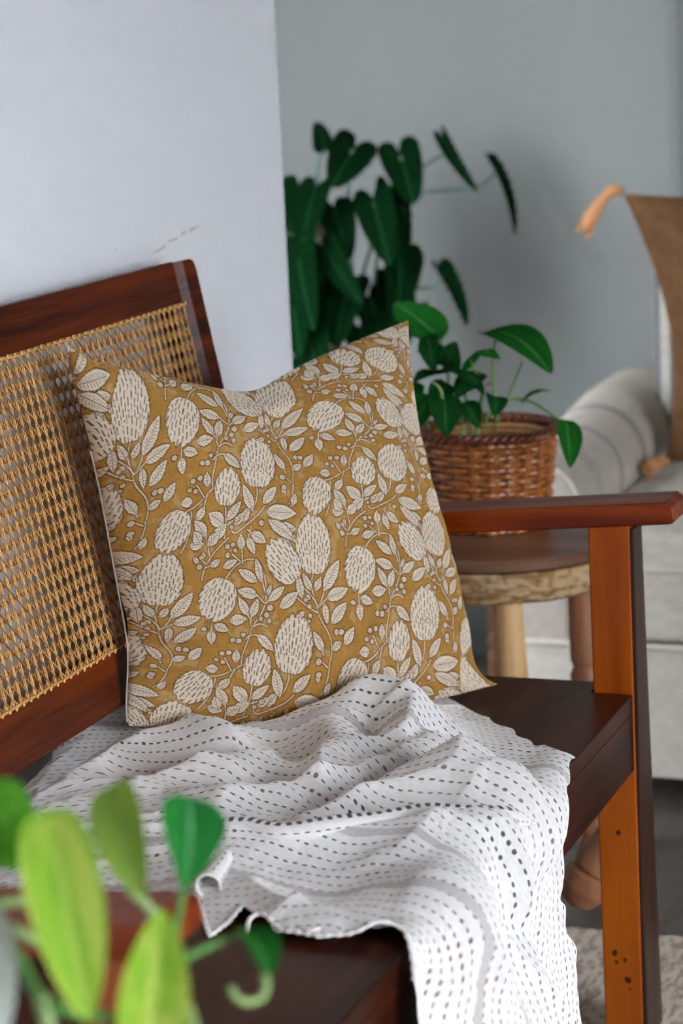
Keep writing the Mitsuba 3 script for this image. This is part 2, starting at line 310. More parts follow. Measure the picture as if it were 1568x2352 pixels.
for i in range(len(sect) - 1):
    for j in range(n):
        a, b = i * n + j, i * n + (j + 1) % n; f += [(a, b, b + n), (a, b + n, a + n)]
for j in range(n): f += [((j + 1) % n, j, len(v) - 2), ((len(sect) - 1) * n + j, (len(sect) - 1) * n + (j + 1) % n, len(v) - 1)]
am = trimesh.Trimesh(v, f, process=False); am.fix_normals()
part(sofa, 'arm', am, 'mat_sofa_arm', 'rolled sofa arm with dark stripes', smooth=40)
th = np.linspace(-1.2, np.pi + 1.2, 50)
part(sofa, 'piping', tube(np.column_stack([np.full(50, SX - 0.002), .395 - .076 * np.cos(th), .466 + .076 * np.sin(th)]), 0.0042), 'mat_piping', smooth=True)
part(sofa, 'piping', tube([(SX - 0.003, y, 0.232) for y in np.linspace(0.462, -1.75, 12)], 0.0055), 'mat_piping', smooth=True)
part(sofa, 'piping', tube([(SX - 0.006, y, 0.366) for y in np.linspace(0.30, -1.74, 12)], 0.0035), 'mat_piping', smooth=True)
part(sofa, 'backrest', rbox((1.62, -1.75, 0.235), (1.86, 0.366, 0.84), 0.05), 'mat_sofa_back')

# ------------------------------------------------------------------ stool
def bark(p, n, uv):
    a = dr.atan2(p.y - 0.355, p.x - 0.565)
    t = fbm(a * 9, p.z * 150, 0.0, 3); g = fbm(a * 4 + 3, p.z * 60, 2.0, 3)
    c = mix(C3(196, 168, 128), C3(150, 112, 70), smoothstep(0.35, 0.7, t))
    c = mix(c, C3(204, 156, 98), smoothstep(0.55, 0.75, g) * 0.6)
    return mix(c, C3(92, 72, 52), smoothstep(0.62, 0.8, fbm(a * 26, p.z * 70, 9.0, 2)) * 0.5)
scene['mat_bark'] = {'type': 'bumpmap', 'arbitrary': mikit.proc(lambda p, n, uv: fbm(dr.atan2(p.y - 0.355, p.x - 0.565) * 22, p.z * 260, 0.0, 3)), 'scale': 0.004, 'bsdf': two({'type': 'principled', 'base_color': mikit.proc(bark), 'roughness': 0.75, 'specular': 0.3})}
scene['wood_stool_top'] = wood((96, 66, 50), (128, 92, 70), 1, rough=0.35, band=0.5, coat=0.3)
scene['wood_stool_leg'] = wood((172, 126, 76), (216, 178, 126), 2, rough=0.5, band=1.0, coat=0.0)
scene['wood_stool_turned'] = wood((122, 78, 52), (160, 108, 74), 2, rough=0.5, band=0.8, coat=0.05)
stool = thing('stool', 'round wooden stool with a bark-edged seat, behind the bench arm', 'stool')
SC = V(0.565, 0.355, 0)
top = lathe([(0, 0.479), (0.196, 0.479), (0.202, 0.483), (0.203, 0.494), (0.198, 0.500), (0, 0.500)], 72)
part(stool, 'seat_top', at(top, trimesh.transformations.translation_matrix(SC)), 'wood_stool_top', 'brown varnished seat top')
bk = lathe([(0, 0.428), (0.176, 0.428), (0.187, 0.436), (0.197, 0.462), (0.2005, 0.4788), (0, 0.4788)], 120)
v = bk.vertices; a = np.arctan2(v[:, 1], v[:, 0]); rr = np.hypot(v[:, 0], v[:, 1])
w = (meshkit.fbm(np.column_stack([np.cos(a) * 6, np.sin(a) * 6, v[:, 2] * 60]), 3, 4) - 0.5) * 0.008 * (rr > 0.1)
bk.vertices[:, 0] += np.cos(a) * w; bk.vertices[:, 1] += np.sin(a) * w; bk.vertices[:, 2] += (v[:, 2] < 0.44) * w * 0.9
part(stool, 'bark_edge', at(bk, trimesh.transformations.translation_matrix(SC)), 'mat_bark', 'pale rough bark band under the seat')
part(stool, 'leg', tube([(0.43, 0.300, 0.445), (0.43, 0.296, 0.33), (0.42, 0.285, 0.16), (0.405, 0.27, FLOOR + 0.002)], [0.022, 0.0245, 0.026, 0.022], 20), 'wood_stool_leg', 'pale smooth front leg', smooth=40)
def turned(p0, p1, r, grooves, n=70):
    p = np.linspace(0, 1, n)[:, None] * (V(*p1) - V(*p0)) + V(*p0); t = np.linspace(0, 1, n)
    R = r * (1.0 + 0.10 * np.sin(t * np.pi))
    for g in grooves: R = R * (1 - 0.22 * np.exp(-((t - g) / 0.010) ** 2)) * (1 + 0.10 * np.exp(-((t - g - 0.035) / 0.02) ** 2))
    return tube(p, R, 20)
part(stool, 'leg', turned((0.53, 0.211, 0.45), (0.525, 0.196, FLOOR + 0.002), 0.022, (0.28, 0.33, 0.8)), 'wood_stool_turned', 'darker turned leg with rings', smooth=40)
part(stool, 'leg', turned((0.705, 0.395, 0.45), (0.72, 0.40, FLOOR + 0.002), 0.021, (0.28, 0.33, 0.8)), 'wood_stool_turned', 'darker turned leg with rings', smooth=40)
part(stool, 'leg', turned((0.60, 0.49, 0.45), (0.62, 0.55, FLOOR + 0.002), 0.021, (0.28, 0.33, 0.8)), 'wood_stool_turned', 'darker turned leg with rings', smooth=40)
part(stool, 'stretcher', tube([(0.42, 0.283, 0.09), (0.50, 0.172, 0.085), (0.526, 0.200, 0.083)], 0.012, 14), 'wood_stool_turned', smooth=True)
# the thick turned foot that shows under the bench
ft = thing('turned_leg', 'thick turned wooden leg with a ringed foot, leaning behind the front leg of the bench', 'wooden leg')
fp = smooth_path([(0.300, 0.172, 0.007), (0.305, 0.150, 0.046), (0.310, 0.124, 0.089), (0.315, 0.093, 0.140)], 60); t = np.linspace(0, 1, 60)
fp = fp + (fp[0] - fp[-1]) / np.linalg.norm(fp[0] - fp[-1]) * np.linspace(0.0, 0.0, 60)[:, None]
fr = np.interp(t, [0, 0.05, 0.2, 0.34, 0.38, 0.42, 0.55, 1], [0.010, 0.026, 0.037, 0.036, 0.028, 0.034, 0.031, 0.027])
part(ft, 'shaft', tube(fp, fr, 24), 'wood_stool_turned', smooth=40)

# ------------------------------------------------------------------ basket
BC = V(0.622, 0.380, 0.500)
scene['mat_wicker'] = wood((132, 66, 26), (196, 118, 56), 2, rough=0.18, band=1.5, coat=1.0, spec=0.6)
scene['mat_wicker_dark'] = wood((82, 38, 20), (132, 70, 38), 2, rough=0.25, band=1.5, coat=0.6)
scene['mat_wicker_pale'] = wood((168, 118, 66), (208, 160, 100), 2, rough=0.4, band=1.5, coat=0.2)
scene['mat_soil'] = two({'type': 'principled', 'base_color': mikit.proc(lambda p, n, uv: mix(C3(40, 34, 30), C3(98, 88, 78), fbm(p.x * 240, p.y * 240, p.z * 240, 2))), 'roughness': 1.0})
basket = thing('wicker_basket', 'brown woven wicker basket standing on the round stool', 'basket')
NS, NR, HB = 22, 15, 0.148
rad = lambda z: 0.084 + 0.020 * (z / HB) ** 0.85
ang = np.linspace(0, 2 * np.pi, NS * 8 + 1)
for k in range(NR):
    z = 0.0055 + k * (HB - 0.012) / (NR - 1)
    ph = np.pi * (k % 2)
    w = np.cos(ang * NS / 2 + ph)
    r = rad(z) + 0.0032 * w
    jit = 0.0012 * np.sin(ang * 3 + k * 1.7)
    ring = np.column_stack([r * np.cos(ang), r * np.sin(ang), z + jit]) + BC
    part(basket, 'woven_row', tube(ring, 0.0031 + 0.0015 * np.abs(w), 8, caps=False, flat=1.0), 'mat_wicker', smooth=True)
for k in range(NS):
    a = 2 * np.pi * (k + 0.0) / NS
    zs = np.linspace(0.002, HB, 7)
    part(basket, 'stake', tube(np.column_stack([rad(zs) * np.cos(a), rad(zs) * np.sin(a), zs]) + BC, 0.0030, 6), 'mat_wicker_dark', smooth=True)
for k in range(3):
    a = np.linspace(0, 2 * np.pi, 241); q = a * 15 + 2 * np.pi * k / 3
    ring = np.column_stack([(0.1055 + 0.0056 * np.cos(q)) * np.cos(a), (0.1055 + 0.0056 * np.cos(q)) * np.sin(a), HB + 0.004 + 0.0050 * np.sin(q)]) + BC
    part(basket, 'rim_braid', tube(ring, 0.0048, 8, caps=False), 'mat_wicker_dark', smooth=True)
liner = lathe([(0.0, 0.003), (0.080, 0.003), (0.0985, HB - 0.004), (0.0955, HB - 0.004), (0.078, 0.006), (0, 0.006)], 48)
part(basket, 'inner_wall', at(liner, trimesh.transformations.translation_matrix(BC)), 'mat_wicker_pale')
for k in range(7):
    z = 0.085 + k * 0.0095; r = 0.0815 + 0.0165 * (z / HB) ** 0.9
    ring = np.column_stack([(r - 0.003 + 0.0012 * np.cos(ang * NS / 2 + np.pi * (k % 2))) * np.cos(ang), (r - 0.003 + 0.0012 * np.cos(ang * NS / 2 + np.pi * (k % 2))) * np.sin(ang), 0 * ang + z]) + BC
    part(basket, 'inner_row', tube(ring, 0.0046, 6, caps=False), 'mat_wicker_pale', 'pale inner row of the weave', smooth=True)
sd = trimesh.creation.cylinder(0.083, 0.012, sections=48).subdivide().subdivide()
sd.vertices[:, 2] += 0.006 * (meshkit.noise(sd.vertices * 120, 2) - 0.5) * (sd.vertices[:, 2] > 0)
part(basket, 'soil', at(sd, trimesh.transformations.translation_matrix(BC + V(0, 0, 0.100))), 'mat_soil', 'dark potting soil', kind='stuff', smooth=30)

# ------------------------------------------------------------------ rug
def rug_color(p, n, uv):
    t = fbm(p.x * 55, p.y * 160, 0.0, 3)
    return mix(C3(178, 160, 142), C3(222, 210, 196), smoothstep(0.3, 0.62, t))
scene['mat_rug'] = two({'type': 'principled', 'base_color': mikit.proc(rug_color), 'roughness': 1.0, 'specular': 0.1, 'sheen': 0.4})
xs, ys = np.linspace(-2.3, 0.40, 420), np.linspace(-1.9, 0.22, 420)
gx, gy = np.meshgrid(xs, ys, indexing='ij')
edge = 0.020 * (meshkit.noise(np.stack([gy * 18, gy * 0, gy * 0], -1), 6) - 0.5) + 0.012 * (meshkit.noise(np.stack([gy * 60, gy * 0, gy * 0], -1), 7) - 0.5)
gx = gx + np.clip((gx + 0.1) / 0.5, 0, 1) * edge
d = np.minimum.reduce([gx - xs[0], 0.415 - gx, gy - ys[0], ys[-1] - gy])
gz = 0.0045 * np.clip((d + 0.012) / 0.03, 0.02, 1) + 0.0022 * meshkit.fbm(np.stack([gx * 60, gy * 110, gx * 0], -1), 3, 2) * np.clip(d / 0.02 + 0.3, 0, 1)
rv = np.stack([gx, gy, gz + FLOOR + 0.0005], -1).reshape(-1, 3)
rug = part('', 'rug', trimesh.Trimesh(rv, grid_faces(420, 420), process=False), 'mat_rug', smooth=True)
labels[rug] = {'label': 'cream woven rug with a ragged edge on the floor under the bench', 'category': 'rug'}
# ------------------------------------------------------------------ leaves
def leaf_mat(c0, c1, vein, rough=0.3, trans=0.3, variegated=None):
    a, b, v = C3(*c0), C3(*c1), C3(*vein)
    vg = C3(*variegated) if variegated else None
    def fn(p, n, uv):
        s, t = uv.x, uv.y * 2 - 1
        c = mix(a, b, fbm(s * 5 + p.x * 9, t * 5 + p.y * 9, p.z * 9, 2))
        side = dr.abs(dr.sin((s - 0.32 * dr.abs(t)) * 26))
        c = mix(c, mix(c, v, 0.35), (1 - smoothstep(0.0, 0.25, side)) * 0.5)
        if vg is not None:
            c = mix(c, vg, smoothstep(0.5, 0.62, fbm(s * 2.2 + p.x * 20, t * 5, p.z * 14, 2)) * 0.75)
        return mix(c, v, (1 - smoothstep(0.02, 0.07, dr.abs(t))) * 0.75)
    return {'type': 'principledthin', 'base_color': mikit.proc(fn), 'roughness': rough, 'spec_trans': 0.0, 'diff_trans': trans, 'eta': 1.45, 'sheen': 0.0}
def width_heart(s): return np.sqrt(np.clip(s, 0, 1)) * (1 - s) ** 0.72 * (1 + 0.55 * (1 - s)) * 1.66
def width_broad(s): return np.clip(np.clip(s, 0, 1) ** 0.36 * (1 - s) ** 0.70 * 1.55, 0, 1)
def width_lance(s): return np.sin(np.pi * np.clip(s, 0, 1) ** 0.62) ** 0.85
def width_strap(s): return np.clip(s / 0.10, 0, 1) ** 0.5 * np.clip((1 - s) / 0.42, 0, 1) ** 0.62
def leaf_mesh(base, tip, width, normal, fold=0.25, bow=0.12, lobe=0.16, shape=width_heart, twist=0.0, ns=26, nt=13, ripple=0.0, seed=0):
    base, tip = V(*base), V(*tip); ax = tip - base; L = np.linalg.norm(ax); ax = ax / L
    nrm = V(*normal); nrm = unit(nrm - ax * (nrm @ ax)); sd = np.cross(nrm, ax)
    s = np.linspace(0, 1, ns)[:, None]; t = np.linspace(-1, 1, nt)[None, :]
    w = shape(s) * width / 2 * 0.995 + 1e-5
    back = lobe * np.abs(t) ** 1.5 * (1 - s) ** 2.2
    sa = s - back
    a = twist * s
    lat, up = w * t, np.abs(t) ** 1.25 * w * fold
    x, z = lat * np.cos(a) - up * np.sin(a), lat * np.sin(a) + up * np.cos(a)
    mid = bow * L * 4 * (sa * (1 - sa))
    rip = ripple * width * np.sin(s * 17 + seed) * np.abs(t) ** 2
    P = base + (sa * L)[..., None] * ax + x[..., None] * sd + (z + mid + rip)[..., None] * nrm
    m = trimesh.Trimesh(P.reshape(-1, 3), grid_faces(ns, nt), process=False)
    uv = np.stack(np.broadcast_arrays(s, (t + 1) / 2), -1).reshape(-1, 2)
    return m, uv
VIEW = -look
def add_leaf(plant, base, tip, width, tilt, mat, **kw):
    m, uv = leaf_mesh(base, tip, width, tilt, **kw)
    return part(plant, 'leaf', m, mat, smooth=True, uv=uv)
def add_stem(plant, pts, r0, r1, mat, name='stem', n=16):
    p = smooth_path(pts, n)
    return part(plant, name, tube(p, np.linspace(r0, r1, n), 8), mat, smooth=True)
scene['mat_leaf_dark'] = leaf_mat((5, 28, 12), (12, 42, 18), (30, 70, 42), rough=0.17, trans=0.04)
scene['mat_leaf_mid'] = leaf_mat((20, 84, 30), (38, 112, 40), (96, 150, 84), rough=0.32, trans=0.22)
scene['mat_leaf_deep'] = leaf_mat((14, 58, 26), (28, 84, 36), (70, 120, 70), rough=0.30, trans=0.12)
scene['mat_leaf_fresh'] = leaf_mat((26, 104, 44), (50, 138, 60), (120, 180, 130), rough=0.22, trans=0.25)
scene['mat_leaf_lime'] = leaf_mat((122, 184, 52), (176, 214, 76), (206, 226, 124), rough=0.4, trans=0.5, variegated=(206, 224, 104))
scene['mat_leaf_bright'] = leaf_mat((80, 172, 48), (124, 200, 66), (140, 196, 90), rough=0.35, trans=0.4)
scene['mat_leaf_olive'] = leaf_mat((126, 160, 66), (150, 180, 80), (150, 174, 92), rough=0.45, trans=0.4)
scene['mat_leaf_pale'] = leaf_mat((196, 206, 196), (224, 228, 222), (214, 222, 208), rough=0.5, trans=0.4)
scene['mat_stem'] = two({'type': 'principled', 'base_color': rgb(96, 148, 74), 'roughness': 0.4})
scene['mat_stem_pale'] = two({'type': 'principled', 'base_color': rgb(150, 178, 112), 'roughness': 0.4})
scene['mat_stem_grey'] = two({'type': 'principled', 'base_color': rgb(92, 128, 112), 'roughness': 0.45})
scene['mat_bark_pole'] = two({'type': 'principled', 'base_color': mikit.proc(lambda p, n, uv: mix(C3(64, 54, 44), C3(120, 108, 94), fbm(p.x * 90, p.y * 90, p.z * 40, 3))), 'roughness': 1.0})
R3 = side

# ------------------------------------------------------------------ small plant in the basket
bp = thing('heartleaf_plant', 'green heart-leaved plant growing in the wicker basket on the stool', 'plant')
def L(b, t, w, n, m='mat_leaf_mid', **k): add_leaf(bp, b, t, w, VIEW * n[0] + R3 * n[1] + V(0, 0, n[2]), m, **k)
# lit leaf behind the printed cushion corner
L((0.652, 0.468, 0.794), (0.695, 0.553, 0.841), 0.072, (0.75, 0.1, 0.6), fold=0.12, bow=0.05, lobe=0.10)
L((0.591, 0.461, 0.800), (0.545, 0.437, 0.751), 0.036, (0.8, -0.3, 0.3), 'mat_leaf_deep', fold=0.2)
L((0.552, 0.422, 0.757), (0.604, 0.422, 0.792), 0.040, (0.7, 0.4, 0.4), 'mat_leaf_deep', fold=0.45, bow=-0.1)
L((0.530, 0.377, 0.774), (0.490, 0.316, 0.781), 0.040, (0.5, 0.1, 0.8), 'mat_leaf_mid', fold=-0.25, bow=0.22, lobe=0.22)
# the large leaf
L((0.610, 0.359, 0.807), (0.512, 0.243, 0.756), 0.080, (0.9, 0.35, 0.6), 'mat_leaf_mid', fold=0.16, bow=0.10, lobe=0.22)
L((0.568, 0.436, 0.753), (0.452, 0.330, 0.733), 0.044, (0.5, 0.3, 0.8), 'mat_leaf_deep', fold=-0.2, bow=0.12)
L((0.492, 0.345, 0.743), (0.416, 0.364, 0.732), 0.040, (0.5, -0.3, 0.7), 'mat_leaf_deep', fold=0.2, bow=0.08)
L((0.476, 0.321, 0.727), (0.431, 0.310, 0.704), 0.036, (0.9, 0.2, 0.3), 'mat_leaf_deep', fold=0.3)
L((0.449, 0.392, 0.729), (0.391, 0.372, 0.681), 0.052, (0.95, 0.1, 0.3), 'mat_leaf_deep', fold=0.2, bow=0.05)
L((0.459, 0.420, 0.727), (0.422, 0.434, 0.683), 0.046, (0.9, -0.2, 0.4), 'mat_leaf_mid', fold=0.15)
L((0.550, 0.471, 0.732), (0.518, 0.476, 0.696), 0.034, (0.9, -0.1, 0.4), 'mat_leaf_mid', fold=0.15)
L((0.583, 0.450, 0.747), (0.549, 0.475, 0.735), 0.034, (0.3, -0.1, 0.9), 'mat_leaf_deep', fold=0.1)
L((0.505, 0.221, 0.684), (0.446, 0.201, 0.627), 0.041, (0.95, 0.25, 0.2), 'mat_leaf_mid', fold=0.35, bow=0.06, lobe=0.10)
L((0.544, 0.301, 0.705), (0.545, 0.254, 0.726), 0.012, (0.2, 0.1, 0.9), 'mat_leaf_mid', fold=0.9, lobe=0.0, shape=width_lance)
L((0.517, 0.387, 0.731), (0.573, 0.364, 0.745), 0.040, (0.4, 0.1, 0.8), 'mat_leaf_deep', fold=0.25)
L((0.458, 0.362, 0.718), (0.439, 0.336, 0.685), 0.034, (0.9, 0.1, 0.3), 'mat_leaf_deep', fold=0.3)
L((0.604, 0.471, 0.781), (0.569, 0.436, 0.759), 0.040, (0.8, 0.1, 0.5), 'mat_leaf_deep', fold=0.2)
L((0.530, 0.412, 0.735), (0.476, 0.426, 0.714), 0.042, (0.8, 0.0, 0.5), 'mat_leaf_deep', fold=0.15)
def S(*pts, r=0.0026, m='mat_stem'): add_stem(bp, pts, r, r * 0.75, m)
S((0.553, 0.422, 0.660), (0.587, 0.431, 0.730), (0.623, 0.449, 0.779), (0.651, 0.471, 0.795), r=0.0022)
S((0.511, 0.363, 0.662), (0.545, 0.365, 0.723), (0.530, 0.376, 0.774), r=0.0022)
S((0.524, 0.342, 0.687), (0.577, 0.355, 0.752), (0.605, 0.360, 0.788), (0.610, 0.356, 0.803), r=0.0028, m='mat_stem_pale')
S((0.535, 0.324, 0.705), (0.556, 0.316, 0.735), (0.577, 0.307, 0.766), r=0.0022)
S((0.518, 0.349, 0.668), (0.534, 0.331, 0.709), (0.546, 0.301, 0.712), (0.526, 0.261, 0.701), (0.512, 0.233, 0.687), (0.505, 0.221, 0.683), r=0.0022)
S((0.489, 0.366, 0.666), (0.494, 0.370, 0.698), (0.518, 0.383, 0.728), r=0.0030)
S((0.466, 0.371, 0.670), (0.471, 0.375, 0.702), (0.473, 0.386, 0.728), r=0.0026)
S((0.474, 0.349, 0.670), (0.479, 0.351, 0.694), (0.489, 0.344, 0.729), r=0.0030)
S((0.455, 0.403, 0.678), (0.443, 0.395, 0.707), (0.449, 0.392, 0.729), r=0.0022)
S((0.429, 0.389, 0.732), (0.421, 0.389, 0.748), (0.428, 0.403, 0.756), r=0.0022, m='mat_stem_pale')
S((0.487, 0.431, 0.675), (0.491, 0.438, 0.704), (0.459, 0.420, 0.727), r=0.0018)
S((0.499, 0.397, 0.670), (0.524, 0.411, 0.706), (0.547, 0.428, 0.742), r=0.0022)
S((0.504, 0.330, 0.674), (0.492, 0.324, 0.706), (0.476, 0.321, 0.727), r=0.0022)

def lobed_mesh(base, tip, width, normal, ear=0.45, fold=0.15, bow=0.05, curl=0.0):
    base, tip = V(*base), V(*tip); ax = tip - base; Ln = np.linalg.norm(ax); ax = ax / Ln
    nrm = V(*normal); nrm = unit(nrm - ax * (nrm @ ax)); sd = np.cross(nrm, ax); h = width / Ln / 2
    t = np.linspace(0, 1, 24); w = h * np.sqrt(np.clip(1 - t ** 2.3, 0, 1)) * (1 - 0.25 * t)
    from shapely.geometry import Polygon, Point
    from shapely import affinity
    blade = Polygon(np.vstack([np.column_stack([w, t]), np.column_stack([-w, t])[::-1]])).buffer(0)
    ears = [affinity.translate(affinity.scale(Point(0, 0).buffer(1, 12), h * 0.50, ear * 0.62 + 0.10), c * h * 0.52, -ear * 0.42 + 0.05) for c in (1, -1)]
    g = blade.union(ears[0]).union(ears[1]).buffer(-0.012).buffer(0.024).buffer(-0.012)
    v, f = trimesh.creation.triangulate_polygon(g, engine='earcut')
    v, f = trimesh.remesh.subdivide_to_size(np.column_stack([v, 0 * v[:, 0]]), f, 0.07)
    x, y = v[:, 0], v[:, 1]
    z = fold * np.abs(x) + bow * 4 * y * (1 - y) + 0.011 * np.sin((y - 0.35 * np.abs(x)) * 42) * np.clip(np.abs(x) / h * 2, 0, 1) + curl * x
    P = base + (y * Ln)[:, None] * ax + (x * Ln)[:, None] * sd + (z * Ln)[:, None] * nrm
    return trimesh.Trimesh(P, f, process=False), np.column_stack([np.clip(y, 0, 1), np.clip(x / h * 0.5 + 0.5, 0, 1)])
# ------------------------------------------------------------------ dark climbing plant by the wall corner
dp = thing('climbing_plant', 'tall dark green plant with lobed leaves beside the white wall corner', 'plant')
def lobed(b, t, w, n, lobe=0.3, fold=0.16, **k):
    nv = VIEW * n[0] + R3 * n[1] + V(0, 0, n[2])
    m, uv = lobed_mesh(b, t, w, nv, ear=lobe, fold=fold)
    part(dp, 'leaf', m, 'mat_leaf_dark', smooth=True, uv=uv)
lobed((1.544, 0.989, 1.038), (1.597, 1.023, 1.091), 0.045, (0.8, 0.1, 0.4), lobe=0.05)
lobed((1.513, 0.922, 1.032), (1.430, 0.934, 0.972), 0.088, (0.95, 0.2, 0.3), lobe=0.62)
lobed((1.565, 0.837, 1.015), (1.499, 0.791, 0.932), 0.082, (0.95, -0.1, 0.3), lobe=0.52)
lobed((1.660, 0.773, 1.036), (1.624, 0.701, 0.943), 0.030, (0.75, -0.6, 0.3), lobe=0.30, fold=0.7)
lobed((1.701, 0.691, 0.980), (1.650, 0.639, 0.856), 0.036, (0.6, 0.7, 0.2), lobe=0.25, fold=0.8)
lobed((1.529, 0.756, 0.809), (1.486, 0.690, 0.697), 0.048, (0.7, 0.5, 0.3), lobe=0.05, fold=0.5)
lobed((1.490, 0.870, 0.934), (1.402, 0.810, 0.825), 0.080, (0.95, -0.2, 0.2), lobe=0.30)
lobed((1.544, 0.851, 0.946), (1.460, 0.813, 0.793), 0.070, (0.9, 0.4, 0.2), lobe=0.20)
lobed((1.506, 0.822, 0.822), (1.439, 0.821, 0.712), 0.080, (0.95, 0.3, 0.2), lobe=0.30)
lobed((1.432, 0.975, 0.953), (1.344, 0.969, 0.841), 0.070, (0.8, -0.3, 0.5), lobe=0.30)
lobed((1.480, 0.949, 0.927), (1.413, 0.900, 0.833), 0.075, (0.9, 0.1, 0.4), lobe=0.20)
lobed((1.402, 0.946, 0.863), (1.349, 0.852, 0.757), 0.062, (0.7, -0.5, 0.6), lobe=0.10)
lobed((1.366, 0.986, 0.872), (1.288, 0.929, 0.715), 0.080, (0.8, -0.4, 0.4), lobe=0.10)
lobed((1.328, 0.984, 0.793), (1.269, 0.951, 0.668), 0.070, (0.8, -0.2, 0.4), lobe=0.10)
lobed((1.468, 0.879, 0.750), (1.422, 0.823, 0.638), 0.080, (0.9, 0.1, 0.3), lobe=0.20)
lobed((1.416, 0.963, 0.757), (1.344, 0.973, 0.648), 0.080, (0.9, -0.1, 0.3), lobe=0.20)
lobed((1.525, 0.875, 0.700), (1.451, 0.890, 0.590), 0.090, (0.9, 0.1, 0.2), lobe=0.20)
lobed((1.510, 1.003, 0.960), (1.468, 1.009, 0.879), 0.060, (0.9, -0.1, 0.2), lobe=0.20)
lobed((1.514, 0.794, 0.706), (1.507, 0.778, 0.745), 0.030, (0.8, 0.3, 0.3), lobe=0.10)
lobed((1.471, 0.972, 0.827), (1.378, 0.982, 0.719), 0.080, (0.9, 0.2, 0.2), lobe=0.2)
lobed((1.421, 0.906, 0.781), (1.333, 0.904, 0.675), 0.085, (0.9, -0.2, 0.3), lobe=0.2)
lobed((1.321, 0.956, 0.710), (1.274, 0.911, 0.618), 0.085, (0.85, -0.2, 0.4), lobe=0.2)
lobed((1.413, 0.880, 0.698), (1.348, 0.817, 0.590), 0.085, (0.9, 0.2, 0.3), lobe=0.2)
lobed((1.567, 0.864, 0.772), (1.511, 0.827, 0.650), 0.080, (0.9, 0.3, 0.1), lobe=0.2)
lobed((1.483, 1.024, 0.971), (1.439, 1.029, 0.882), 0.07, (0.9, -0.2, 0.2), lobe=0.2)
lobed((1.321, 0.973, 0.643), (1.294, 0.932, 0.547), 0.08, (0.9, -0.2, 0.3), lobe=0.2)
lobed((1.389, 0.909, 0.642), (1.333, 0.884, 0.541), 0.09, (0.9, 0.1, 0.3), lobe=0.2)
def D(*pts, r=0.0036): add_stem(dp, pts, r, r * 0.8, 'mat_stem_grey', 'petiole')
D((1.526, 0.947, 0.735), (1.567, 1.004, 0.921), (1.557, 1.012, 0.990), (1.544, 0.989, 1.038))
D((1.543, 0.941, 0.802), (1.548, 0.946, 0.930), (1.513, 0.922, 1.032))
D((1.546, 0.924, 0.784), (1.570, 0.881, 0.918), (1.565, 0.837, 1.015))
D((1.566, 0.910, 0.851), (1.624, 0.834, 0.981), (1.657, 0.772, 1.020))
D((1.566, 0.910, 0.851), (1.600, 0.845, 0.939), (1.636, 0.784, 0.947), (1.662, 0.720, 0.951), (1.700, 0.691, 0.973))
D((1.519, 0.899, 0.718), (1.535, 0.830, 0.767), (1.523, 0.755, 0.780), (1.529, 0.753, 0.804))
D((1.525, 0.921, 0.683), (1.518, 0.886, 0.787), (1.490, 0.870, 0.934))
D((1.502, 0.956, 0.738), (1.474, 0.985, 0.861), (1.424, 0.989, 0.941))
D((1.488, 0.874, 0.628), (1.482, 0.876, 0.706), (1.511, 0.848, 0.788), (1.506, 0.822, 0.822))
pole = V(1.52, 0.985, 0)
part(dp, 'climbing_pole', tube([(pole[0], pole[1], FLOOR + 0.22), (pole[0], pole[1], 0.5), (pole[0] + 0.02, pole[1] + 0.01, 0.90)], 0.022, 14), 'mat_bark_pole', 'rough brown support pole', smooth=True)
scene['mat_pot_dark'] = two({'type': 'principled', 'base_color': rgb(46, 46, 48), 'roughness': 0.25, 'clearcoat': 0.5})
pt = lathe([(0, 0.0), (0.10, 0.0), (0.112, 0.02), (0.135, 0.26), (0.135, 0.275), (0.126, 0.275), (0.120, 0.22), (0, 0.22)], 48)
part(dp, 'pot', at(pt, trimesh.transformations.translation_matrix(V(pole[0], pole[1], FLOOR + 0.0005))), 'mat_pot_dark', 'dark glossy plant pot')

# ------------------------------------------------------------------ plant in the foreground, on a side table past the near end of the bench
fp_ = thing('trailing_plant', 'bright lime green trailing plant out of focus in front of the bench', 'plant')
def F(b, t, w, n, m, **k): add_leaf(fp_, b, t, w, VIEW * n[0] + R3 * n[1] + V(0, 0, n[2]), m, **k)
F((-1.658, 0.005, 0.821), (-1.694, -0.056, 0.801), 0.049, (0.8, 0.2, 0.6), 'mat_leaf_bright', fold=0.15, bow=0.1)
F((-1.696, -0.070, 0.816), (-1.745, -0.111, 0.719), 0.060, (0.93, 0.15, 0.3), 'mat_leaf_lime', fold=0.26, bow=0.10, lobe=0.16, shape=width_broad)
F((-1.609, -0.069, 0.812), (-1.650, -0.106, 0.761), 0.046, (0.85, -0.3, 0.4), 'mat_leaf_olive', fold=0.30, bow=0.10, lobe=0.14, shape=width_broad)
F((-1.532, -0.085, 0.787), (-1.581, -0.100, 0.739), 0.046, (0.80, 0.45, 0.45), 'mat_leaf_fresh', fold=0.30, bow=0.10, lobe=0.0, shape=width_lance)
F((-1.563, -0.133, 0.708), (-1.599, -0.165, 0.691), 0.030, (0.7, 0.5, 0.5), 'mat_leaf_mid', fold=0.4, bow=0.15, lobe=0.15)
F((-1.720, -0.137, 0.684), (-1.656, -0.121, 0.758), 0.044, (0.9, 0.1, 0.4), 'mat_leaf_lime', fold=0.3, bow=0.08, lobe=0.08)
F((-1.721, -0.034, 0.765), (-1.749, -0.055, 0.700), 0.033, (0.9, 0.1, 0.3), 'mat_leaf_pale', fold=0.2, bow=0.1)
F((-1.681, -0.003, 0.801), (-1.698, -0.051, 0.791), 0.037, (0.7, 0.1, 0.7), 'mat_leaf_bright', fold=0.2, bow=0.1)
def G(*pts, r=0.0024, m='mat_stem_pale'): add_stem(fp_, pts, r, r * 0.8, m)
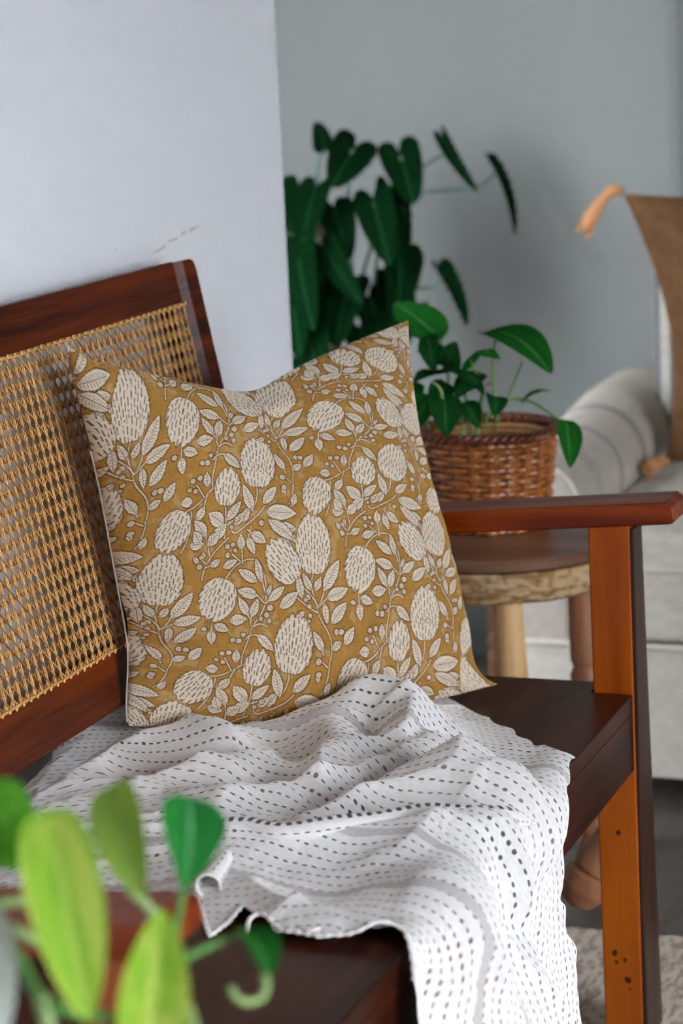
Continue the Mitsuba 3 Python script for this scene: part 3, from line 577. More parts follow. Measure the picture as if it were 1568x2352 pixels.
G((-1.636, -0.115, 0.708), (-1.595, -0.100, 0.720), (-1.572, -0.095, 0.735), r=0.0032, m='mat_stem')
G((-1.636, -0.115, 0.711), (-1.600, -0.122, 0.710), (-1.564, -0.133, 0.708), r=0.0026, m='mat_stem')
G((-1.599, -0.162, 0.695), (-1.611, -0.164, 0.685), (-1.624, -0.159, 0.687), (-1.634, -0.154, 0.700), r=0.0028, m='mat_stem_pale')
G((-1.719, -0.047, 0.751), (-1.718, -0.057, 0.735), (-1.727, -0.071, 0.723), (-1.723, -0.085, 0.714), (-1.715, -0.109, 0.709), (-1.700, -0.125, 0.701), (-1.636, -0.115, 0.708), r=0.0040, m='mat_stem')
G((-1.726, -0.071, 0.725), (-1.728, -0.075, 0.708), (-1.723, -0.079, 0.675), r=0.0052, m='mat_stem_pale')
G((-1.703, -0.022, 0.768), (-1.687, -0.037, 0.766), (-1.668, -0.057, 0.764), r=0.0036)
G((-1.707, -0.044, 0.758), (-1.695, -0.055, 0.744), (-1.679, -0.076, 0.733), r=0.0034)
G((-1.635, -0.089, 0.758), (-1.625, -0.095, 0.746), (-1.634, -0.112, 0.722), r=0.0034)
G((-1.655, -0.125, 0.705), (-1.671, -0.143, 0.697), (-1.684, -0.151, 0.678), r=0.0034)
G((-1.627, -0.105, 0.716), (-1.656, -0.123, 0.703), (-1.686, -0.127, 0.659), r=0.0046, m='mat_stem_pale')
PB = V(*(-1.715, -0.095, 0.634))
scene['mat_terracotta'] = two({'type': 'principled', 'base_color': mikit.proc(lambda p, n, uv: mix(C3(150, 84, 58), C3(176, 104, 74), fbm(p.x * 60, p.y * 60, p.z * 60, 2))), 'roughness': 0.9})
ZT = PB[2] - 0.115
pot = lathe([(0, 0.0), (0.048, 0.0), (0.050, 0.004), (0.064, 0.100), (0.070, 0.100), (0.070, 0.125), (0.062, 0.125), (0.060, 0.105), (0, 0.105)], 48)
part(fp_, 'pot', at(pot, trimesh.transformations.translation_matrix(V(PB[0], PB[1], ZT + 0.0005))), 'mat_terracotta', 'terracotta pot')
st = thing('side_table', 'small wooden side table under the foreground plant', 'table')
part(st, 'table_top', at(trimesh.creation.cylinder(0.15, 0.024, sections=48), trimesh.transformations.translation_matrix(V(PB[0] - 0.02, PB[1] - 0.02, ZT - 0.012))), 'wood_arm')
for a in (0.5, 2.6, 4.7):
    c, s = math.cos(a), math.sin(a)
    part(st, 'leg', tube([(PB[0] - 0.02 + 0.09 * c, PB[1] - 0.02 + 0.09 * s, ZT - 0.02), (PB[0] - 0.02 + 0.13 * c, PB[1] - 0.02 + 0.13 * s, FLOOR + 0.007)], 0.012, 12), 'wood_arm', smooth=40)
# ------------------------------------------------------------------ cushions
def seam_curve(points):
    p = np.asarray(points, float); t = np.r_[0, np.cumsum(np.linalg.norm(np.diff(p, axis=0), axis=1))]
    return CubicSpline(t / t[-1], p)
def cushion_front(top, right, bottom, left, n, thick, normal, chop=0.0, wrinkle=0.004, seed=0, p=2.4, q=0.55, extra=None):
    u = np.linspace(0, 1, n)[:, None, None]; v = np.linspace(0, 1, n)[None, :, None]
    cT, cR, cB, cL = (seam_curve(c) for c in (top, right, bottom, left))
    uu, vv = u[:, 0, 0], v[0, :, 0]
    c00, c10, c01, c11 = V(*top[0]), V(*top[-1]), V(*bottom[0]), V(*bottom[-1])
    flat_u = lambda a, b, x: a + x[:, None] * (b - a)
    S = (1 - u) * (1 - v) * c00 + u * (1 - v) * c10 + (1 - u) * v * c01 + u * v * c11
    S = S + (1 - v) ** 2.6 * (cT(uu) - flat_u(c00, c10, uu))[:, None] + v ** 2.6 * (cB(uu) - flat_u(c01, c11, uu))[:, None]
    S = S + (1 - u) ** 2.6 * (cL(vv) - flat_u(c00, c01, vv))[None] + u ** 2.6 * (cR(vv) - flat_u(c10, c11, vv))[None]
    U, W = u[..., 0], v[..., 0]
    prof = lambda x: (1 - np.abs(2 * x - 1) ** p) ** q
    t = thick * prof(U) * prof(W) * (1 - chop * np.exp(-((U - 0.54) / 0.17) ** 2 - (W / 0.30) ** 2))
    e = np.minimum(np.minimum(U, 1 - U), np.minimum(W, 1 - W))
    q2 = np.stack(np.broadcast_arrays(U * 7, W * 7, 0 * U), -1)
    t = t + wrinkle * (meshkit.fbm(q2 + seed, 3, seed) - 0.5) * np.clip(e * 14, 0, 1)
    ang_edge = np.where(np.minimum(U, 1 - U) < np.minimum(W, 1 - W), W, U)
    t = t + 0.0035 * (meshkit.noise(np.stack([ang_edge * 26, e * 3, 0 * e], -1) + seed, seed + 1) - 0.5) * np.exp(-(e / 0.07) ** 2) * np.clip(e * 60, 0, 1)
    if extra is not None: t = t + extra(U, W)
    return S + t[..., None] * normal, U + 0 * W, W + 0 * U, S
P_TOP = [(-0.4435, 0.5516, 0.9367), (-0.4219, 0.5358, 0.9159), (-0.3775, 0.5079, 0.8976), (-0.3215, 0.4728, 0.8753), (-0.2685, 0.4401, 0.8567), (-0.2236, 0.4135, 0.8471), (-0.1782, 0.3908, 0.8593), (-0.1316, 0.3676, 0.8727), (-0.078, 0.3403, 0.8846), (-0.0305, 0.3158, 0.8938), (0.0167, 0.2915, 0.9027)]
P_RIGHT = [(0.0167, 0.2915, 0.9027), (-0.013, 0.2824, 0.819), (-0.0337, 0.2617, 0.7203), (-0.041, 0.2387, 0.6422), (-0.0494, 0.2187, 0.57), (-0.0579, 0.2029, 0.5092), (-0.0626, 0.1934, 0.4732), (-0.0451, 0.1678, 0.4366)]
P_BOTTOM = [(-0.4257, 0.5114, 0.4715), (-0.3839, 0.4717, 0.4594), (-0.3342, 0.425, 0.4476), (-0.2555, 0.3535, 0.4383), (-0.1636, 0.2714, 0.4335), (-0.1061, 0.2207, 0.4333), (-0.0451, 0.1678, 0.4366)]
P_LEFT = [(-0.4435, 0.5516, 0.9367), (-0.4395, 0.546, 0.8888), (-0.4325, 0.5379, 0.8337), (-0.4248, 0.528, 0.7571), (-0.4199, 0.5195, 0.6722), (-0.4163, 0.5132, 0.6078), (-0.4158, 0.5099, 0.5596), (-0.4215, 0.5113, 0.5179), (-0.4257, 0.5114, 0.4715)]
P_N = unit(V(-0.566, -0.807, 0.169))
def pillow_dents(U, W):
    g = lambda cu, cv, su, sv, a: a * np.exp(-((U - cu) / su) ** 2 - ((W - cv) / sv) ** 2)
    # crease of the dented top, pinches at the lower left and the lower right corners
    d = g(0.0, 0.79, 0.10, 0.016, -0.010) + g(0.03, 0.72, 0.10, 0.05, 0.006) + g(0.95, 0.93, 0.035, 0.05, -0.022) + g(0.88, 0.90, 0.05, 0.07, 0.008)
    c = (W - 0.02) - 0.55 * np.abs(U - 0.53)
    return d + 0.008 * np.exp(-((c - 0.05) / 0.03) ** 2) * np.exp(-((U - 0.50) / 0.2) ** 2)
P_FRONT_ARGS = dict(thick=0.088, normal=P_N, chop=0.45, wrinkle=0.006, seed=3, extra=pillow_dents)
# ---- print: one block of the repeat, drawn in its own units (about 0.155 mm), repeated along two steps
STEP_A, STEP_B = V(1145, -157), V(235, 1207)
class Print:
    def __init__(s, q):
        s.q = q; s.ink = np.zeros(len(q)); s.dark = np.zeros(len(q)); s.grain = meshkit.noise(np.column_stack([q / 9.0, 0 * q[:, 0]]), 11)
        s.rough = meshkit.noise(np.column_stack([q / 16.0, 0 * q[:, 0]]), 12) - 0.5
    def near(s, c, r):
        M = np.linalg.inv(np.column_stack([STEP_A, STEP_B]))
        ij = np.round((s.q - c) @ M.T)
        d = s.q - c - ij @ np.column_stack([STEP_A, STEP_B]).T
        idx = np.nonzero(np.einsum('ij,ij->i', d, d) < r * r)[0]
        return idx, d[idx]
    def put(s, idx, fill, dark):
        fill, dark = np.clip(fill, 0, 1), np.clip(dark, 0, 1)
        s.ink[idx] = np.maximum(s.ink[idx], fill); s.dark[idx] = np.maximum(s.dark[idx] * (1 - fill), dark)
    def local(s, a, b, pad):
        a, b = V(*a), V(*b); L = np.linalg.norm(b - a); e = (b - a) / L; n = V(-e[1], e[0])
        idx, d = s.near((a + b) / 2, L / 2 + pad)
        d = d + (b - a) / 2
        return idx, d @ e / L, d @ n, L
    def leaf(s, a, b, w):
        idx, x, y, L = s.local(a, b, w * 0.8)
        prof = np.clip(np.sin(np.pi * np.clip(x, 0, 1) ** 0.8), 0, 1) ** 0.75
        saw = 1 + 0.13 * (2 * np.abs(((x * L / 24 + 0.1) % 1) - 0.5))
        half = w / 2 * prof * saw
        sd = half - np.abs(y) + 5 * s.rough[idx]          # > 0 inside
        sd = np.where((x < 0) | (x > 1), -20, sd)
        vein = np.clip(1.3 - np.abs(y) / 2.6, 0, 1) * (x < 0.86) * (x > 0.04)
        side = np.abs(((x * L - 0.75 * np.abs(y)) % 21) - 10.5)
        vein = np.maximum(vein, np.clip(1.4 - side / 2.2, 0, 1) * (np.abs(y) > 6) * (np.abs(y) < half * 0.66) * (w > 45))
        s.put(idx, (sd - 1) / 4, np.maximum(np.clip(1 - np.abs(sd + 3) / 6.5, 0, 1), vein * (sd > 0)))
    def flower(s, a, b, w, kind=0):
        idx, x, y, L = s.local(a, b, w * 0.75)
        xc = np.clip(x, 0, 1)
        prof = np.sqrt(np.clip(1 - ((xc - 0.50) / 0.52) ** 2, 0, 1)) * (1.10 - 0.24 * xc if kind != 1 else 1.0)
        half = w / 2 * prof
        # petals: rows of slanting tongues, pointing away from the stem
        th = y / np.maximum(half, 1e-3)
        X = x * L + 0.42 * L * (0.5 if kind == 1 else 1)
        phi, rho = np.arctan2(y, X), np.hypot(y, X)
        qn = np.column_stack([rho / 55, phi * 9, 0 * x])
        step = 25.0 / (0.95 * L)
        lane = phi / step + 0.55 * (meshkit.noise(qn + L, 41) - 0.5)
        k = np.floor(lane); off = (k * 0.618) % 1
        cell = rho / (66.0 if kind != 2 else 84.0) + off
        lx, ly = cell % 1, lane % 1
        bend = 0.30 * np.sign(y) * (lx - 0.5) * np.clip(np.abs(y) / (0.2 * w), 0, 1)
        stroke = np.clip(1.5 - np.abs(ly - 0.5 + bend) * step * rho / 3.6, 0, 1) * (lx > 0.06) * (lx < 0.80)
        stroke = stroke * ((rho > 0.72 * L) | (k % 2 == 0))
        jag = 15 * (np.abs(((th * 5 + x * 7 + off) % 1) - 0.5) - 0.25) * (0.5 + xc)
        sd = half - np.abs(y) + jag + 8 * s.rough[idx]
        tip = (1.0 - x) * L + 15 * np.sin(y / 8.0) - 8
        sd = np.minimum(sd, np.where(x > 0.5, tip, x * L * 1.5))
        outline = np.clip(1 - np.abs(sd + 3.0) / 7, 0, 1)
        lack = 0.25 + 0.75 * (s.grain[idx] > 0.22)
        s.put(idx, (sd - 1) / 4, np.maximum(outline * 0.85, stroke * (sd > 4) * lack))
    def stem(s, pts, w=11):
        p = np.asarray(pts, float)
        if len(p) > 2:
            t = np.r_[0, np.cumsum(np.linalg.norm(np.diff(p, axis=0), axis=1))]; p = CubicSpline(t, p)(np.linspace(0, t[-1], len(p) * 5))
        c = p.mean(0); r = np.linalg.norm(p - c, axis=1).max() + 30
        idx, d = s.near(c, r); d = d + c
        best = np.full(len(idx), 1e9)
        for a, b in zip(p[:-1], p[1:]):
            e = b - a; h = np.clip(((d - a) @ e) / (e @ e), 0, 1); best = np.minimum(best, np.linalg.norm(d - a - h[:, None] * e, axis=1))
        sd = w / 2 - best + 2.5 * s.rough[idx]
        s.put(idx, (sd - 0.5) / 3, np.clip(1 - np.abs(sd + 3.5) / 5, 0, 1) * 0.8)
    def bud(s, c, r):
        idx, d = s.near(V(*c), r + 16); best = np.hypot(d[:, 0], d[:, 1] * 1.15)
        sd = r - best + 5 * s.rough[idx]
        s.put(idx, (sd - 1) / 4, np.maximum(np.clip(1 - np.abs(sd + 3) / 6, 0, 1), np.clip(1 - np.abs(best - r * 0.42) / 3.2, 0, 1) * 0.9))
STEMS = [[(430, 640), (415, 760), (440, 840), (470, 930), (530, 1010), (560, 1080), (550, 1190)], [(440, 860), (490, 800), (510, 750)], [(450, 890), (370, 850), (290, 790)], [(460, 850), (530, 800)],
         [(1420, 520), (1490, 575), (1560, 640), (1600, 700)], [(885, 490), (930, 430), (1000, 382), (1080, 365), (1130, 380), (1180, 470), (1195, 560), (1190, 640), (1150, 730), (1080, 830), (1060, 900), (1035, 980), (1030, 1080)],
         [(1150, 400), (1165, 500), (1190, 600)], [(1120, 600), (1160, 640), (1180, 660)], [(1050, 730), (1075, 780), (1080, 830)], [(1080, 740), (1070, 790)], [(1190, 660), (1215, 640)], [(1090, 815), (1150, 795), (1200, 815)], [(1040, 900), (1080, 870), (1130, 872)],
         [(795, 770), (792, 840)], [(915, 210), (830, 270), (760, 350), (720, 475)], [(710, 110), (745, 190), (770, 310)], [(745, 360), (700, 320)], [(740, 390), (790, 375)], [(1020, 390), (1015, 300)], [(1000, 370), (940, 320)],
         [(1385, 1110), (1375, 1190), (1335, 1262)], [(1440, 1235), (1340, 1320), (1270, 1360), (1190, 1390), (1160, 1320), (1150, 1240)], [(1030, 1080), (960, 1130), (860, 1185), (795, 1190)], [(960, 1125), (905, 1040)], [(985, 1110), (960, 1190)], [(1125, 1205), (1130, 1290), (1115, 1420)], [(1125, 1340), (1200, 1300)],
         [(550, 1190), (540, 1290), (500, 1380)], [(500, 1150), (450, 1060)], [(560, 1110), (640, 1070)], [(540, 1220), (480, 1180)], [(510, 1360), (545, 1330)], [(865, 1200), (850, 1360), (800, 1470)], [(1330, 1360), (1300, 1440)], [(1300, 1380), (1350, 1420)]]
FLOWERS = [((430, 645), (460, 240), 300, 0), ((885, 480), (770, 770), 270, 0), ((1425, 525), (1235, 260), 240, 0), ((1385, 1105), (1430, 740), 300, 0), ((1125, 1205), (1165, 960), 205, 2), ((800, 1180), (675, 1440), 240, 0)]
LEAVES = [((510, 750), (658, 555), 88), ((530, 800), (715, 745), 78), ((560, 955), (688, 828), 78), ((505, 830), (522, 965), 52), ((325, 795), (300, 635), 56), ((400, 745), (340, 635), 54), ((440, 750), (490, 665), 54), ((150, 338), (308, 345), 84), ((165, 400), (282, 532), 78), ((340, 878), (245, 950), 44),
          ((1160, 520), (1120, 360), 52), ((1125, 515), (982, 422), 66), ((1125, 605), (972, 562), 72), ((1055, 735), (985, 612), 62), ((1078, 745), (1130, 625), 62), ((1215, 642), (1335, 558), 62), ((1300, 692), (1445, 598), 76), ((1200, 610), (1238, 535), 32), ((918, 772), (1045, 758), 72), ((1128, 868), (1255, 970), 64), ((808, 805), (918, 842), 62), ((790, 845), (802, 950), 62),
          ((780, 385), (852, 345), 52), ((742, 172), (655, 55), 74), ((628, 222), (728, 222), 74), ((800, 205), (900, 115), 74), ((1012, 295), (1012, 195), 60), ((870, 402), (980, 362), 58), ((690, 350), (655, 300), 36), ((730, 330), (725, 275), 34),
          ((1455, 1275), (1700, 1290), 104), ((1470, 1330), (1685, 1480), 78), ((1330, 1405), (1440, 1475), 72), ((1300, 1430), (1350, 1545), 58), ((1256, 1325), (1316, 1234), 62), ((1340, 1255), (1268, 1078), 72), ((1430, 1215), (1548, 1105), 72),
          ((870, 1132), (785, 1135), 64), ((905, 1265), (968, 1185), 62), ((985, 1065), (985, 970), 56), ((1108, 1322), (998, 1235), 92), ((1140, 1300), (1252, 1188), 62), ((1200, 1342), (1268, 1268), 56),
          ((492, 1122), (408, 1000), 62), ((668, 1085), (742, 982), 68), ((568, 1112), (642, 1068), 56), ((530, 1385), (562, 1305), 50), ((935, 1425), (890, 1335), 66), ((1000, 1445), (1072, 1368), 72), ((470, 1310), (455, 1240), 40)]
BUDS = [(375, 792, 22), (385, 905, 18), (372, 940, 16), (1222, 690, 24), (1195, 735, 22), (1215, 775, 20), (1150, 760, 18), (1022, 868, 18), (992, 912, 22), (950, 908, 20), (740, 835, 20), (712, 315, 18), (700, 378, 22), (905, 265, 20), (945, 258, 18), (905, 322, 20), (965, 300, 16), (600, 1010, 22), (640, 1010, 22), (462, 1185, 24), (470, 1262, 22), (850, 1060, 18), (880, 1010, 20), (930, 1000, 20), (895, 1075, 18), (1175, 1350, 16), (1216, 1304, 20), (1410, 1345, 22), (300, 425, 22), (290, 395, 14), (1500, 650, 18), (1525, 690, 18)]
def draw_print(q):
    pr = Print(q)
    for st_ in STEMS: pr.stem(st_)
    for a, b, w in LEAVES: pr.leaf(a, b, w)
    for x, y, r in BUDS: pr.bud((x, y), r)
    for a, b, w, k in FLOWERS: pr.flower(a, b, w, k)
    q3 = np.column_stack([q, 0 * q[:, 0]])
    g = lin(164, 120, 58) * (0.86 + 0.28 * meshkit.fbm(q3 / 160, 3, 21))[:, None]
    thread = meshkit.noise(np.column_stack([q[:, 0] / 3.4, q[:, 1] / 40, 0 * q[:, 0]]), 31) + meshkit.noise(np.column_stack([q[:, 0] / 40, q[:, 1] / 3.4, 0 * q[:, 0]]), 32)
    g = g * (0.80 + 0.20 * thread)[:, None]
    smudge = np.clip((meshkit.fbm(q3 / 70, 3, 25) - 0.62) * 5, 0, 0.35)
    cream = lin(214, 198, 176) * (0.92 + 0.10 * thread)[:, None]
    dark = lin(80, 54, 46) * (0.8 + 0.4 * pr.grain)[:, None]
    c = g * (1 - smudge)[:, None] + lin(198, 172, 128) * smudge[:, None]
    halo = 0.35 * np.clip((meshkit.fbm(q3 / 120, 2, 28) - 0.45) * 4, 0, 1)
    c = c * (1 - (pr.dark * 0)[:, None])
    c = c * (1 - pr.ink)[:, None] + cream * pr.ink[:, None]
    k = np.clip(pr.dark * (0.68 + 0.6 * pr.grain), 0, 1)[:, None]
    return c * (1 - k) + dark * k
def print_coords(u, v):
    B = np.stack([1 + 0 * u, u, v, u * v, u * u, v * v, u * u * v, u * v * v], -1)
    return B @ np.array([[-262.66, -1205.44], [3502.86, 2080.32], [913.94, 1932.02], [59.85, -1206.33], [-1098.12, -3401.99], [-215.0, 1108.13], [1312.18, 4570.18], [-1069.53, -2384.53]])
NP = 660
PF, PU, PW, PS = cushion_front(P_TOP, P_RIGHT, P_BOTTOM, P_LEFT, NP, **P_FRONT_ARGS)
scene['mat_print'] = fabric({'type': 'mesh_attribute', 'name': 'vertex_color'}, weave=2600.0, height=0.00010)
cush = thing('patterned_cushion', 'mustard cushion with a cream artichoke flower print, leaning on the cane backrest of the bench', 'cushion')
part(cush, 'front_cover', trimesh.Trimesh(PF.reshape(-1, 3), grid_faces(NP, NP)[:, ::-1], process=False), 'mat_print', smooth=True, uv=np.column_stack([PU.ravel() * 0.5, PW.ravel() * 0.5]), color=draw_print(print_coords(PU.ravel(), PW.ravel())))
PB_, _, _, _ = cushion_front(P_TOP, P_RIGHT, P_BOTTOM, P_LEFT, 90, thick=0.05, normal=-P_N, chop=0.5, wrinkle=0.004, seed=9)
scene['mat_cushion_back'] = fabric(lambda p, n, uv: mix(C3(150, 110, 50), C3(176, 130, 60), fbm(uv.x * 30, uv.y * 30, 0.0, 2)), weave=2600.0)
part(cush, 'back_cover', trimesh.Trimesh(PB_.reshape(-1, 3), grid_faces(90, 90), process=False), 'mat_cushion_back', 'plain mustard back cover', smooth=True, uv=np.stack(np.meshgrid(np.linspace(0, .5, 90), np.linspace(0, .5, 90), indexing='ij'), -1).reshape(-1, 2))
scene['mat_lining'] = two({'type': 'principled', 'base_color': rgb(206, 196, 184), 'roughness': 0.95})
part(cush, 'seam_edge', tube(seam_curve(P_LEFT)(np.linspace(0.28, 0.99, 60)) - P_N * 0.002, 0.0016, 6), 'mat_lining', 'pale lining edge along the left seam', smooth=True)

# brown cushion on the sofa, with tassels at its corners
BN = unit(V(-0.96, -0.10, 0.22)); c0 = V(1.50, 0.378, 0.944)
c1, c2, c3 = V(1.50, -0.10, 0.95), V(1.42, -0.12, 0.452), V(1.42, 0.285, 0.452)
def bow_edge(a, b, d, n=5): 
    t = np.linspace(0, 1, n)[:, None]; return [tuple(x) for x in a + t * (b - a) + np.sin(np.pi * t) * d]
bt = bow_edge(c0, c1, V(0, 0, -0.012)); bl = bow_edge(c0, c3, V(0, -0.045, 0)); bb = bow_edge(c3, c2, V(0, 0, 0.012)); br = bow_edge(c1, c2, V(0, 0.035, 0))
folds = lambda U, W: 0.010 * np.exp(-((U * 1.1 + W * 0.9 - 0.55 + 0.05 * np.sin(W * 9)) / 0.05) ** 2) * np.clip(U * 8, 0, 1) + 0.008 * np.exp(-((U * 1.2 + W - 0.85) / 0.05) ** 2) - 0.010 * np.exp(-((U - 0.22 + 0.15 * W) / 0.04) ** 2 - ((W - 0.62) / 0.2) ** 2)
scene['mat_brown_cloth'] = fabric(lambda p, n, uv: mix(C3(84, 58, 36), C3(108, 76, 48), fbm(uv.x * 60, uv.y * 60, 0.0, 3)), weave=1600.0, height=0.0002)
bc = thing('brown_cushion', 'plain brown cushion with a tan tassel at its corner, propped on the striped sofa', 'cushion')
uvb = np.stack(np.meshgrid(np.linspace(0, .5, 120), np.linspace(0, .5, 120), indexing='ij'), -1).reshape(-1, 2)
for sgn, nm, th_ in ((1, 'front_cover', 0.085), (-1, 'back_cover', 0.05)):
    Q, _, _, _ = cushion_front(bt, br, bb, bl, 120, thick=th_, normal=BN * sgn, wrinkle=0.02, seed=5, extra=folds if sgn > 0 else None)
    part(bc, nm, trimesh.Trimesh(Q.reshape(-1, 3), grid_faces(120, 120)[:, ::-1] if sgn > 0 else grid_faces(120, 120), process=False), 'mat_brown_cloth', smooth=True, uv=uvb)
scene['mat_tassel'] = two({'type': 'principled', 'base_color': rgb(186, 132, 88), 'roughness': 0.95})
def tassel(pts):
    p = smooth_path(pts, 24); t = np.linspace(0, 1, 24)
    key = part(bc, 'tassel', tube(p, np.interp(t, [0, 0.15, 0.3, 0.36, 0.6, 1.0], [0.006, 0.012, 0.011, 0.008, 0.013, 0.015]), 10), 'mat_tassel', 'tan tassel', smooth=True)
    th = []
    for k in range(12):
        o = V(rng.normal(), rng.normal(), rng.normal()) * 0.008; th.append(tube(p[8:] + o * np.linspace(0.3, 1.3, 16)[:, None], 0.0022, 5))
    part(key, 'thread', join(*th), 'mat_tassel', kind='stuff', smooth=True)
tassel([c0 + V(0, 0, 0.002), c0 + V(-0.004, 0.014, 0.008), c0 + V(-0.008, 0.040, -0.010), c0 + V(-0.012, 0.076, -0.058)])
tassel([c3 + V(-0.005, 0, 0.004), c3 + V(-0.030, 0.006, 0.007), c3 + V(-0.06, 0.010, 0.007), c3 + V(-0.10, 0.010, 0.007)])
# ------------------------------------------------------------------ the throw over the seat
# its folds are curves of (along the bench, distance over the seat from the front edge, height off the wood); below zero it hangs down the front
THROW_FOLDS = [
    [(-0.588, 0.569, 0.02), (-0.546, 0.572, 0.02), (-0.513, 0.569, 0.02), (-0.441, 0.588, 0.03), (-0.376, 0.596, 0.03), (-0.364, 0.575, 0.03)],
    [(-0.413, 0.549, 0.045), (-0.392, 0.536, 0.05), (-0.341, 0.511, 0.06), (-0.371, 0.471, 0.055)],
    [(-0.671, 0.509, 0.03), (-0.608, 0.516, 0.04), (-0.545, 0.529, 0.045), (-0.483, 0.536, 0.05), (-0.454, 0.515, 0.05), (-0.436, 0.493, 0.052), (-0.407, 0.474, 0.055), (-0.391, 0.457, 0.058)],
    [(-0.609, 0.464, 0.035), (-0.589, 0.462, 0.04), (-0.585, 0.452, 0.042), (-0.579, 0.444, 0.038), (-0.569, 0.441, 0.03)],
    [(-0.611, 0.414, 0.03), (-0.58, 0.416, 0.035), (-0.562, 0.406, 0.04), (-0.537, 0.391, 0.042), (-0.489, 0.362, 0.045), (-0.463, 0.331, 0.045), (-0.431, 0.324, 0.04), (-0.402, 0.329, 0.035)],
    [(-0.391, 0.457, 0.058), (-0.416, 0.414, 0.06), (-0.432, 0.364, 0.06), (-0.425, 0.339, 0.05)],
    [(-0.329, 0.419, 0.03), (-0.313, 0.386, 0.04), (-0.29, 0.35, 0.055), (-0.273, 0.321, 0.06), (-0.245, 0.311, 0.05)],
    [(-0.273, 0.295, 0.055), (-0.278, 0.266, 0.075), (-0.272, 0.247, 0.08), (-0.275, 0.218, 0.078), (-0.283, 0.196, 0.07), (-0.285, 0.188, 0.06)],
    [(-0.298, 0.184, 0.065), (-0.411, 0.166, 0.06), (-0.452, 0.182, 0.055), (-0.469, 0.191, 0.05), (-0.526, 0.179, 0.045), (-0.568, 0.184, 0.035)],
    [(-0.317, 0.172, 0.055), (-0.359, 0.146, 0.05), (-0.35, 0.143, 0.04)],
    [(-0.312, 0.239, 0.03), (-0.351, 0.22, 0.03)],
    [(-0.426, 0.26, 0.05), (-0.528, 0.219, 0.045), (-0.527, 0.239, 0.04), (-0.552, 0.258, 0.04), (-0.572, 0.292, 0.04), (-0.594, 0.315, 0.04), (-0.599, 0.346, 0.035), (-0.598, 0.368, 0.03)],
    [(-0.273, 0.295, 0.055), (-0.356, 0.272, 0.055), (-0.458, 0.247, 0.05)],
    [(-0.389, 0.343, 0.012), (-0.418, 0.316, 0.012), (-0.451, 0.347, 0.012)],
    [(-0.594, 0.271, 0.022), (-0.571, 0.259, 0.025), (-0.56, 0.243, 0.028), (-0.581, 0.212, 0.02)],
    [(-0.566, 0.32, 0.012), (-0.554, 0.303, 0.012), (-0.514, 0.298, 0.012)],
    [(-0.546, 0.194, 0.015), (-0.458, 0.181, 0.018), (-0.36, 0.168, 0.02), (-0.304, 0.154, 0.02)],
    [(-0.628, 0.206, 0.03), (-0.613, 0.182, 0.032), (-0.575, 0.158, 0.038), (-0.512, 0.142, 0.042), (-0.474, 0.121, 0.045), (-0.45, 0.102, 0.048), (-0.443, 0.077, 0.05), (-0.449, 0.043, 0.05), (-0.47, 0.021, 0.048), (-0.493, 0.011, 0.045), (-0.5, 0.001, 0.042), (-0.501, -0.01, 0.04), (-0.508, -0.035, 0.04)],
    [(-0.154, 0.187, 0.007), (-0.235, 0.116, 0.007), (-0.271, 0.073, 0.007), (-0.301, 0.037, 0.008)],
    [(-0.351, 0.002, 0.02), (-0.42, -0.013, 0.03)],
    [(-0.716, 0.254, 0.035), (-0.717, 0.199, 0.035), (-0.695, 0.152, 0.036), (-0.676, 0.112, 0.038), (-0.659, 0.083, 0.04), (-0.644, 0.046, 0.042), (-0.636, 0.014, 0.044), (-0.592, 0.002, 0.044)],
    [(-0.664, 0.267, 0.008), (-0.658, 0.219, 0.007), (-0.633, 0.176, 0.007), (-0.604, 0.134, 0.007), (-0.587, 0.085, 0.009), (-0.577, 0.039, 0.01)],
    [(-0.767, 0.225, 0.022), (-0.731, 0.183, 0.022), (-0.704, 0.13, 0.022), (-0.709, 0.072, 0.026), (-0.738, 0.019, 0.03)],
    [(-0.806, 0.184, 0.022), (-0.844, 0.147, 0.024), (-0.864, 0.104, 0.024), (-0.868, 0.068, 0.022), (-0.885, 0.028, 0.02), (-0.886, 0.006, 0.016)],
    [(-0.811, 0.176, 0.006), (-0.837, 0.128, 0.005), (-0.849, 0.076, 0.005), (-0.868, 0.034, 0.005)],
    [(-0.771, 0.007, 0.035), (-0.795, -0.015, 0.045), (-0.752, -0.067, 0.05), (-0.708, -0.14, 0.05)],
    [(-0.637, 0.002, 0.02), (-0.648, -0.019, 0.022), (-0.642, -0.055, 0.025), (-0.595, -0.132, 0.025), (-0.517, -0.224, 0.025)],
    [(-0.622, -0.015, 0.04), (-0.636, -0.038, 0.05), (-0.626, -0.091, 0.055), (-0.561, -0.202, 0.055)],
    [(-0.871, -0.01, 0.015), (-0.864, -0.029, 0.012), (-0.863, -0.079, 0.012)],
    [(-0.911, -0.004, 0.02), (-0.954, -0.039, 0.025)],
]
THROW_EDGE = [(-0.076, 0.222), (-0.117, 0.18), (-0.162, 0.134), (-0.204, 0.09), (-0.253, 0.053), (-0.287, 0.018), (-0.291, 0.002), (-0.362, -0.008), (-0.386, -0.02), (-0.391, -0.049), (-0.415, -0.087), (-0.42, -0.117), (-0.397, -0.165), (-0.363, -0.232), (-0.342, -0.297), (-0.34, -0.42), (-0.98, -0.42), (-0.932, -0.015), (-0.897, 0.001), (-0.881, 0.011), (-0.898, 0.04), (-0.906, 0.073), (-0.9, 0.117), (-0.85, 0.178), (-0.887, 0.181), (-0.923, 0.184), (-0.833, 0.236), (-0.818, 0.279), (-0.832, 0.361), (-0.862, 0.406), (-0.874, 0.455), (-0.781, 0.509), (-0.616, 0.558), (-0.547, 0.576), (-0.514, 0.572), (-0.412, 0.607), (-0.343, 0.616), (-0.326, 0.594), (-0.258, 0.585), (-0.207, 0.576), (-0.16, 0.6), (-0.1, 0.4), (-0.06, 0.25)]
